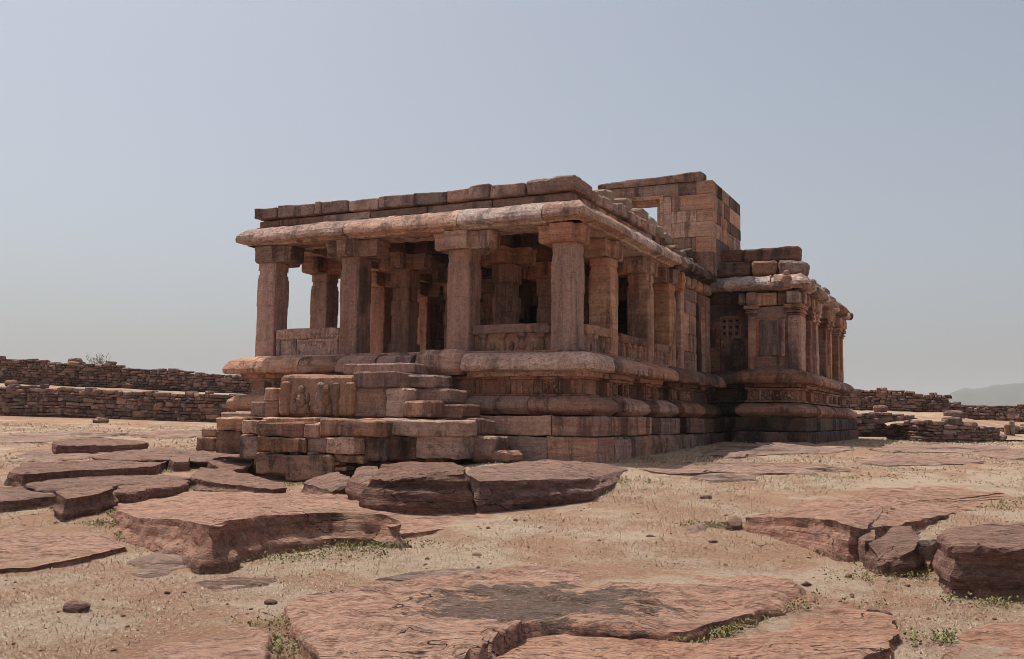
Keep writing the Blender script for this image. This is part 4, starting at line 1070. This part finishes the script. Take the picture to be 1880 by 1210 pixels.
rock('rock_slab', 'tilted slab right of the squat block', [(205, 900, .16), (240, 886, .16), (310, 878, .13), (350, 882, .12), (345, 890, .13), (280, 898, .16), (225, 906, .17)], ROCKD, G1, flare=.03)
# low plates just breaking the straw
for lab, pts in (
        ('thin flat plate beside the plinth corner on the right', [(1270, 874, .05), (1320, 868, .05), (1390, 872, .05), (1385, 880, .07), (1300, 880, .07)]),
        ('wide low rock plate below the rear hall', [(1180, 860, .03), (1260, 850, .03), (1380, 848, .03), (1500, 852, .03), (1560, 862, .03), (1480, 868, .05), (1340, 866, .05), (1230, 868, .05)]),
        ('pale rock shelf along the foot of the rear hall', [(1290, 832, .05), (1340, 818, .05), (1450, 814, .05), (1560, 818, .05), (1545, 828, .07), (1440, 832, .08), (1350, 838, .08)]),
        ('flat rock sheet in the straw, right middle distance', [(1560, 846, .03), (1640, 836, .03), (1760, 836, .03), (1800, 846, .04), (1720, 854, .05), (1620, 854, .05)]),
        ('dark-edged rock sheet near the right edge, middle distance', [(1770, 834, .04), (1830, 826, .04), (1930, 826, .04), (1940, 838, .07), (1850, 842, .08)]),
        ('low rock sheet in front of the rubble platform', [(1590, 824, .03), (1680, 816, .03), (1820, 818, .03), (1870, 826, .04), (1760, 830, .05), (1640, 830, .05)]),
        ('thin dark-edged plate at the far left, behind the log-shaped rock', [(-60, 808, .05), (40, 796, .05), (150, 793, .05), (250, 797, .05), (160, 803, .06), (60, 812, .07)]),
        ('low plate between the far left plate and the stairs', [(230, 800, .04), (290, 790, .04), (370, 790, .04), (395, 797, .05), (330, 804, .06)]),
        ('flat pinkish plate left of the wide dark-faced slab', [(20, 846, .04), (60, 826, .04), (170, 824, .04), (200, 834, .05), (120, 844, .05)]),
        ('shallow red plate in the straw under the long raised slab', [(690, 1062, .02), (760, 1048, .02), (870, 1044, .02), (900, 1054, .02), (800, 1066, .03)]),
        ('small red plate left of the broad scorched slab', [(350, 1072, .02), (420, 1058, .02), (500, 1060, .02), (490, 1076, .03), (400, 1084, .03)]),
        ('red toe of rock below the cracked end of the long raised slab', [(238, 1030, .06), (290, 1012, .07), (350, 1018, .07), (345, 1036, .07), (270, 1052, .05)]),
        ('reddish plate beside the fist-like rock', [(1255, 970, .05), (1285, 962, .05), (1300, 968, .05), (1275, 982, .04)])):
    rock('rock_plate', lab, pts, PLATE, 'thin rock plates breaking the straw', flare=.10, ledge=.03, bulge=.02, rs=1.3, deep=.12, rough=.06)
# single small stones one can pick out
for lab, px, py, s in (('small grey stone beside the left tip of the scorched slab', 497, 1110, .055), ('flat dark stone alone in the straw, lower left', 140, 1122, .11), ('dark pebble-sized stone on the straw right of the long raised slab', 876, 1022, .06),
                       ('small dark stone in the straw below the boulder row, right side', 1297, 917, .09), ('dark stone on red soil near the bottom right slab', 1626, 1130, .05), ('dark flat stone in the far left straw under the rubble wall', 185, 777, .33), ('small dark stone below the scorched slab edge on red soil', 1604, 1125, .06), ('lone brown stone above the scorched slab', 1195, 988, .06)):
    q = gp(px, py); V, Fc = ball((q.x, q.y, q.z + s * .2), s, s * .8, s * .5, 9, 7, amp=s * .3); tag(mk('loose_stone', V, Fc, ROCKD), lab, 'stone', 'loose stones on the straw')


# ------------------------------------------------------------------ dry-stone walls
def stone_meshes(k, mat):
    out = []
    for i in range(k):
        V, Fc = box_data(-.5, .5, -.5, .5, -.5, .5, .16, .05, .7, 1.0)
        r_ = random.Random(i * 7 + 1)
        me = bpy.data.meshes.new('rubble_stone'); V = [tuple(Vector(v) + nv(v, 1.3, .13, i * 9.1)) for v in V]
        me.from_pydata(V, [], Fc); bm = bmesh.new(); bm.from_mesh(me); bmesh.ops.recalc_face_normals(bm, faces=bm.faces); bm.to_mesh(me); bm.free()
        me.shade_smooth(); me.set_sharp_from_angle(angle=math.radians(40)); me.materials.append(mat); out.append(me)
    return out


SM = stone_meshes(14, RUBB)


def rubble_wall(name, label, top, base, depth, rowh, stw, cat='wall', seed=1, thick=.5, ragged=.1, cap=300, depth_top=None, big=0.12):
    """top, base: lists of (px, py) along the wall face; depth: list of (px, metres)"""
    r_ = random.Random(seed)
    dpx, dd = zip(*depth); tpx, tpy = zip(*top); bpx, bpy_ = zip(*base)
    x0, x1 = tpx[0], tpx[-1]

    def pt(px, t):       # t 0 base .. 1 top
        d = float(np.interp(px, dpx, dd)); a = at_depth(px, float(np.interp(px, bpx, bpy_)), d); b = at_depth(px, float(np.interp(px, tpx, tpy)), d)
        return a.lerp(Vector((a.x, a.y, b.z)), t)
    A, B = pt(x0, 0), pt(x1, 0)
    root = empty(name, (A + B) / 2); tag(root, label, cat, None, 'thing')
    # core
    n = 24; V, Fc = [], []
    inn = Vector((FH[0], FH[1], 0))
    for i in range(n + 1):
        px = x0 + (x1 - x0) * i / n
        for tt, o in ((-.3, .14), (.93, .14), (.93, .14 + thick), (-.3, .14 + thick)): V.append(tuple(pt(px, tt) + inn * o))
    for i in range(n):
        for k in range(4): Fc.append([i * 4 + k, i * 4 + (k + 1) % 4, i * 4 + 4 + (k + 1) % 4, i * 4 + 4 + k])
    Fc.append([0, 1, 2, 3]); Fc.append([n * 4 + k for k in (3, 2, 1, 0)])
    mk('wall_core', V, Fc, RUBB, root, smooth=False)
    # stones, laid in uneven rows along the face
    L = 0; px_s = [x0]; S = [0]
    for i in range(1, 201):
        px = x0 + (x1 - x0) * i / 200; S.append(S[-1] + (pt(px, 0) - pt(px_s[-1], 0)).length); px_s.append(px)
    tot = S[-1]; rl = wloc(root)
    specs = []
    Hmax = max((pt(q, 1) - pt(q, 0)).length for q in px_s); z = 0.0
    while z < Hmax + .02:
        h = rowh * r_.uniform(.6, 1.5); s = r_.uniform(-.3, 0)
        while s < tot:
            wd = stw * r_.choice((r_.uniform(.35, .8), r_.uniform(.7, 1.3), r_.uniform(1.2, 1.9)))
            if r_.random() < big: wd *= 1.5
            px = float(np.interp(s + wd / 2, S, px_s)); a, b = pt(px, 0), pt(px, 1); H = b.z - a.z
            if z + h * .45 < H + r_.uniform(-1, 1) * ragged * rowh:
                hh = h * (r_.uniform(.75, 1.1) if r_.random() > .2 else r_.uniform(1.3, 2.0))
                p0 = pt(max(x0, px - 4), 0); p1 = pt(min(x1, px + 4), 0); ang = math.atan2(p1.y - p0.y, p1.x - p0.x)
                specs.append((Vector((a.x, a.y, a.z + z + hh / 2)) + inn * (.12 + r_.uniform(-.05, .06)), (wd * .99, .42, hh * 1.0), ang + r_.uniform(-.1, .1), r_.uniform(-.07, .07)))
            s += wd
        z += h * .97
    r_.shuffle(specs)
    specs.sort(key=lambda q: -q[1][0] * q[1][2])
    for q in specs[:cap]:
        o = bpy.data.objects.new('stone', SM[r_.randrange(len(SM))]); col.objects.link(o); o.parent = root
        o.location = q[0] - rl; o.scale = (q[1][0] * 1.02, q[1][1], q[1][2] * 1.04); o.rotation_euler = (r_.choice((0, math.pi)), q[3], q[2])
    rest = specs[cap:]
    if rest:
        VV, FF = [], []
        for q in rest:
            sm = SM[r_.randrange(len(SM))]; R = Matrix.Rotation(q[2], 3, 'Z'); k = len(VV)
            for v in sm.vertices: VV.append(tuple(q[0] + R @ Vector((v.co.x * q[1][0], v.co.y * q[1][1], v.co.z * q[1][2]))))
            for f in sm.polygons: FF.append([i + k for i in f.vertices])
        tag(mk('small_stones', VV, FF, RUBB, root), kind='stuff')
    return root


rubble_wall('rubble_wall', 'lower dry-stone terrace wall at the left with large fitted stones', [(-60, 705), (0, 707), (110, 711), (250, 719), (420, 727)], [(-60, 766), (0, 764), (120, 762), (260, 772), (420, 778)], [(-60, 44), (420, 40)], .155, .34, seed=3, cap=295, big=.25)
rubble_wall('rubble_wall', 'taller dry-stone wall along the skyline at the left', [(-60, 652), (0, 656), (90, 664), (180, 668), (260, 676), (440, 690), (520, 694)], [(-60, 704), (0, 706), (200, 714), (440, 726), (520, 728)], [(-60, 52), (520, 49)], .115, .26, seed=4, cap=300, ragged=.12)
rubble_wall('rubble_wall', 'dry-stone wall ending in a straight corner behind the temple at the right', [(1480, 716), (1560, 716), (1640, 717), (1700, 722), (1743, 725)], [(1480, 752), (1560, 752), (1640, 752), (1743, 758)], [(1480, 52), (1743, 50)], .11, .26, seed=5, cap=290, ragged=.15)
rubble_wall('rubble_wall', 'lower dark dry-stone wall stepping down to the right edge', [(1745, 739), (1790, 742), (1830, 744), (1880, 746), (1980, 750)], [(1745, 772), (1880, 776), (1980, 778)], [(1745, 51), (1980, 47)], .12, .28, seed=6, cap=290, ragged=.35)
rubble_wall('rubble_wall', 'short rubble wall peeking out right beside the temple', [(1520, 756), (1570, 757), (1630, 758), (1672, 764)], [(1520, 797), (1570, 795), (1640, 790), (1672, 786)], [(1520, 41), (1672, 43)], .14, .34, seed=7, cap=200, ragged=.3)
rubble_wall('rubble_wall', 'small dark retaining wall behind the two stone posts', [(1838, 786), (1880, 784), (1990, 782)], [(1838, 800), (1880, 803), (1990, 803)], [(1838, 37.2), (1990, 38)], .12, .3, seed=12, cap=120, ragged=.6)
rubble_wall('rubble_platform', 'low rounded rubble platform topped with straw at the right', [(1634, 790), (1650, 776), (1700, 771), (1760, 774), (1815, 786), (1838, 800)], [(1634, 800), (1650, 806), (1700, 810), (1780, 813), (1820, 813), (1838, 812)], [(1634, 35), (1700, 32.5), (1780, 32.5), (1838, 35)], .105, .30, cat='platform', seed=8, cap=290, ragged=.5, thick=.3)


def bank(name, label, rows, mat=None, n=26):
    """earth bank lofted between lines of (px, py, depth)"""
    V, Fc = [], []
    for line in rows:
        px, py, dd = zip(*line)
        for i in range(n + 1):
            x = px[0] + (px[-1] - px[0]) * i / n; q = at_depth(x, float(np.interp(x, px, py)), float(np.interp(x, px, dd)))
            q.z += .05 * noise.fractal(q * .8, .8, 2.1, 4); V.append(tuple(q))
    for r in range(len(rows) - 1):
        for i in range(n): a = r * (n + 1) + i; Fc.append([a, a + 1, a + n + 2, a + n + 1])
    o = mk(name, V, Fc, mat or SOIL); tag(o, label, None, kind='structure'); return o


bank('terrain_bank', 'strip of dry straw bank between the two left walls', [[(-60, 708, 44.3), (420, 730, 40.3)], [(-60, 703, 47), (420, 724, 44)], [(-60, 701, 52.3), (520, 727, 49.3)]])
bank('terrain_bank', 'straw bank below the straight-cornered right wall', [[(1520, 758, 41.3), (1672, 766, 43.3), (1740, 778, 44)], [(1500, 754, 46), (1740, 764, 47)], [(1480, 751, 52.2), (1743, 757, 50.2)]])
bank('terrain_bank', 'straw mound filling the rubble platform and running to the right wall', [[(1632, 800, 35.2), (1650, 782, 33.5), (1700, 775, 32.9), (1760, 778, 32.9), (1838, 808, 35.2), (2080, 812, 36)], [(1632, 786, 38), (1700, 766, 37), (1760, 768, 37), (1850, 796, 37), (2080, 800, 37.5)], [(1620, 774, 44), (1740, 764, 46), (1860, 782, 45), (2080, 785, 45)], [(1600, 766, 52), (1745, 770, 51), (2080, 777, 47.5)]], n=60)
for lab, px, py, wpx, hpx in (('shorter of the two small stone posts at the right', 1849, 801, 9, 22), ('taller of the two small stone posts at the right', 1859, 801, 9, 29)):
    d = 36.6; q = at_depth(px, py, d); s = d / F_PX; w_ = wpx * s / 2; h_ = hpx * s
    V, Fc = box_data(q.x - w_, q.x + w_, q.y - w_, q.y + w_, q.z - .2, q.z + h_, .05, .01, .3)
    tag(mk('stone_post', V, Fc, STEP), lab, 'post', 'small stone posts at the right')
for lab, px, py, d, s in (('grey stone lying at the wall foot, left end of the terrace', 20, 703, 45, .26), ('brown stone at the wall foot, middle of the terrace', 232, 709, 45, .2), ('long stone on the straw bank below the right wall', 1617, 751, 46, .33), ('dark boulder half sunk in the bank near the wall step', 1752, 763, 44, .42),
                          ('block lying on the skyline wall, left of the shrub', 138, 663, 52, .35), ('second block on the skyline wall, right of the shrub', 203, 668, 51.6, .28)):
    q = at_depth(px, py, d); V, Fc = box_data(q.x - s, q.x + s, q.y - s * .7, q.y + s * .7, q.z - s * .5, q.z + s * .45, .1, .06, .3); tag(mk('loose_stone', V, Fc, RUBB), lab, 'stone', 'loose stones on the banks and walls')
# shrub on the far wall
q = at_depth(180, 668, 53); sh = empty('shrub', q); tag(sh, 'thin bare green shrub behind the skyline wall at the left', 'shrub')
VV, FF, LV, LF = [], [], [], []
r_ = random.Random(4)
for i in range(26):
    a = Vector((r_.uniform(-.5, .5), 0, -.3)); b = a + Vector((r_.uniform(-.5, .5), r_.uniform(-.3, .3), r_.uniform(.35, .9)))
    k = len(VV); e = Vector((.010, 0, 0)); VV += [q + a - e, q + a + e, q + b + e * .4, q + b - e * .4]; FF.append([k, k + 1, k + 2, k + 3])
    for j in range(14):
        c = a.lerp(b, r_.uniform(.4, 1)) + Vector((r_.gauss(0, .06), r_.gauss(0, .06), r_.gauss(0, .05))); k = len(LV); s = .035
        u_ = Vector((r_.gauss(0, 1), r_.gauss(0, 1), r_.gauss(0, 1))).normalized() * s; v_ = u_.orthogonal().normalized() * s * .5
        LV += [q + c - u_, q + c + v_, q + c + u_, q + c - v_]; LF.append([k, k + 1, k + 2, k + 3])
mk('stem', [tuple(v) for v in VV], FF, WEED, sh, smooth=False); mk('crown', [tuple(v) for v in LV], LF, WEED, sh, smooth=False)

# ------------------------------------------------------------------ straw, weeds, grit
rng = np.random.default_rng(7)


def inside(px, py, poly):
    r = np.zeros(len(px), bool); n = len(poly); j = n - 1
    for i in range(n):
        xi, yi = poly[i]; xj, yj = poly[j]
        if yi != yj: r ^= ((yi > py) != (yj > py)) & (px < (xj - xi) * (py - yi) / (yj - yi) + xi)
        j = i
    return r


def keep_clear(x, y):
    ok = ~(((x > -8.6) & (x < .72) & (y > -.75) & (y < 11)) | ((x > -1) & (x < 3.3) & (y > 9.8) & (y < 21)) | ((x > -7.6) & (x < -1.2) & (y > -2.9) & (y < 0)))
    for poly in ROCKS:
        a = np.array(poly); m = (x > a[:, 0].min()) & (x < a[:, 0].max()) & (y > a[:, 1].min()) & (y < a[:, 1].max()) & ok
        i = np.where(m)[0]
        if len(i): ok[i[inside(x[i], y[i], poly)]] = False
    return ok


def mesh_np(name, V, Fc, mat, label, kind='stuff'):
    me = bpy.data.meshes.new(name); nf, k = Fc.shape
    me.vertices.add(len(V)); me.vertices.foreach_set('co', V.astype(np.float32).ravel())
    me.loops.add(nf * k); me.loops.foreach_set('vertex_index', Fc.astype(np.int32).ravel())
    me.polygons.add(nf); me.polygons.foreach_set('loop_start', np.arange(0, nf * k, k, dtype=np.int32)); me.update(calc_edges=True); me.validate()
    me.materials.append(mat); o = bpy.data.objects.new(name, me); col.objects.link(o); tag(o, label, None, kind=kind); return o


GZ2 = gz.reshape(ny, nx)


def gz_fine(x, y):       # height of the ground mesh itself
    i = np.clip(np.searchsorted(gx, x) - 1, 0, nx - 2); j = np.clip(np.searchsorted(gy, y) - 1, 0, ny - 2)
    a = (x - gx[i]) / (gx[i + 1] - gx[i]); b = (y - gy[j]) / (gy[j + 1] - gy[j])
    return (GZ2[j, i] * (1 - a) + GZ2[j, i + 1] * a) * (1 - b) + (GZ2[j + 1, i] * (1 - a) + GZ2[j + 1, i + 1] * a) * b


def blades(n, umin, umax, lmin, lmax, wid, dens_s, thr, up=.55):
    u = umin * (umax / umin) ** (rng.random(n) ** .8); v = (rng.random(n) * 2 - 1) * (.58 * u + .6)
    x = CAM[0] + FH[0] * u + RH[0] * v; y = CAM[1] + FH[1] * u + RH[1] * v
    d = np.array([noise.fractal(Vector((a * dens_s, b * dens_s, 3.3)), .8, 2.1, 3) for a, b in zip(x, y)])
    k = keep_clear(x, y) & (d + rng.normal(0, .18, n) > thr)
    x, y, u = x[k], y[k], u[k]; n = len(x); z = gz_fine(x, y)
    sc_ = np.maximum(1, u / 9.0)
    L = rng.uniform(lmin, lmax, n) * sc_ ** .6; a = rng.uniform(0, 2 * np.pi, n); tilt = np.clip(rng.normal(up, .3, n), .05, 1.2)
    dx, dy, dz = np.cos(a) * np.cos(tilt), np.sin(a) * np.cos(tilt), np.sin(tilt)
    W = wid * sc_; wx, wy = -np.sin(a) * W, np.cos(a) * W
    b = np.stack([x, y, z - .003], 1); t = b + np.stack([dx * L, dy * L, dz * L], 1); s = np.stack([wx, wy, np.zeros(n)], 1)
    V = np.empty((n * 3, 3)); V[0::3] = b - s; V[1::3] = b + s; V[2::3] = t
    return V


V = blades(560000, 5.2, 38, .016, .058, .0031, .45, -.20, up=.33)
mesh_np('dry_grass', V, np.arange(len(V)).reshape(-1, 3), STRAW, 'short bleached dry grass carpeting the ground between the rocks')
# green weeds in the damp joints along rock feet
spots = [(205, 965, .5, 90), (225, 990, .5, 90), (190, 945, .4, 40), (520, 1028, .9, 60), (640, 1012, .8, 80), (690, 1003, .5, 60), (1100, 888, .9, 110), (1060, 905, .6, 70), (1300, 1160, .5, 170), (1250, 1178, .5, 170), (1370, 1145, .5, 120), (1440, 1118, .6, 90), (1610, 1020, .5, 90), (1570, 1015, .4, 60), (1660, 1062, .7, 70), (1780, 1000, .4, 30), (450, 902, .6, 60), (390, 898, .6, 60), (520, 895, .5, 50), (295, 866, .6, 60), (150, 878, .7, 50), (1300, 968, .3, 60), (1760, 930, .9, 70), (1810, 918, .8, 50), (1450, 815, .8, 40), (1480, 813, .6, 40), (1160, 1198, .4, 100), (1780, 1178, .4, 100), (1840, 1108, .6, 70), (690, 918, .2, 40), (845, 842, .4, 40), (1560, 880, 1.2, 40), (530, 1190, .5, 90), (900, 1160, .3, 10), (1740, 868, 1.5, 40), (420, 1000, .4, 20), (550, 1150, .4, 60)]
wx_, wy_, ww = [], [], []
for px, py, r0, n in spots:
    q = gp(px, py); n = int(n * 1.5); a = rng.normal(0, r0 * .5, n); b = rng.normal(0, r0 * .28, n)
    wx_.append(q.x + RH[0] * a + FH[0] * b); wy_.append(q.y + RH[1] * a + FH[1] * b)
x = np.concatenate(wx_); y = np.concatenate(wy_); k = keep_clear(x, y); x, y = x[k], y[k]
Vl = []
for lf in range(7):
    n = len(x); a = rng.uniform(0, 2 * np.pi, n); L = rng.uniform(.012, .035, n); t = rng.uniform(.2, 1.2, n); h = rng.uniform(0, .05, n)
    b = np.stack([x + rng.normal(0, .02, n), y + rng.normal(0, .02, n), gz_fine(x, y) + h], 1)
    d = np.stack([np.cos(a) * np.cos(t), np.sin(a) * np.cos(t), np.sin(t)], 1) * L[:, None]; s = np.stack([-np.sin(a), np.cos(a), np.zeros(n)], 1) * (L * .33)[:, None]
    q4 = np.empty((n * 4, 3)); q4[0::4] = b; q4[1::4] = b + d * .5 + s; q4[2::4] = b + d; q4[3::4] = b + d * .5 - s; Vl.append(q4)
Vl = np.concatenate(Vl); mesh_np('green_weeds', Vl, np.arange(len(Vl)).reshape(-1, 4), WEED, 'low green weeds along the feet of the slabs')
# grit
n = 7500; u = 5.2 * (32 / 5.2) ** rng.random(n); v = (rng.random(n) * 2 - 1) * (.56 * u + .5)
x = CAM[0] + FH[0] * u + RH[0] * v; y = CAM[1] + FH[1] * u + RH[1] * v; k = keep_clear(x, y); x, y, u = x[k], y[k], u[k]; n = len(x)
s = np.minimum(rng.lognormal(-4.95, .6, n), .05) * np.maximum(1, u / 12); z = gz_fine(x, y)
oct_ = np.array([[1, 0, 0], [0, 1, 0], [-1, 0, 0], [0, -1, 0], [0, 0, .7], [0, 0, -.6]]); of = np.array([[0, 1, 4], [1, 2, 4], [2, 3, 4], [3, 0, 4], [1, 0, 5], [2, 1, 5], [3, 2, 5], [0, 3, 5]])
jit = rng.uniform(.6, 1.3, (n, 6, 1)); ang = rng.uniform(0, 6.28, n); ca, sa = np.cos(ang), np.sin(ang)
P = oct_[None] * jit * s[:, None, None]; PX = P[..., 0] * ca[:, None] - P[..., 1] * sa[:, None]; PY = P[..., 0] * sa[:, None] + P[..., 1] * ca[:, None]
P = np.stack([PX + x[:, None], PY + y[:, None], P[..., 2] + z[:, None] + .2 * s[:, None]], -1).reshape(-1, 3)
Fc = (of[None] + (np.arange(n) * 6)[:, None, None]).reshape(-1, 3)
mesh_np('gravel', P, Fc, ROCK, 'small dark pebbles scattered over the straw')

# ------------------------------------------------------------------ haze
hz = bpy.data.materials.new('haze'); hz.use_nodes = True; nt = hz.node_tree
for n_ in list(nt.nodes):
    if n_.type == 'BSDF_PRINCIPLED': nt.nodes.remove(n_)
pv = nt.nodes.new('ShaderNodeVolumePrincipled'); pv.inputs['Color'].default_value = (.975, .955, .955, 1); pv.inputs['Density'].default_value = .00028; pv.inputs['Anisotropy'].default_value = .0
nt.links.new(pv.outputs[0], nt.nodes['Material Output'].inputs['Volume'])
bm = bmesh.new(); bmesh.ops.create_cube(bm, size=1.0); me = bpy.data.meshes.new('haze'); bm.to_mesh(me); bm.free(); me.materials.append(hz)
ho_ = bpy.data.objects.new('haze', me); col.objects.link(ho_)
ho_.scale = (9800, 9800, 300); ho_.location = (0, 2000, 68); tag(ho_, 'thin pale haze over the whole plateau', None, kind='stuff')
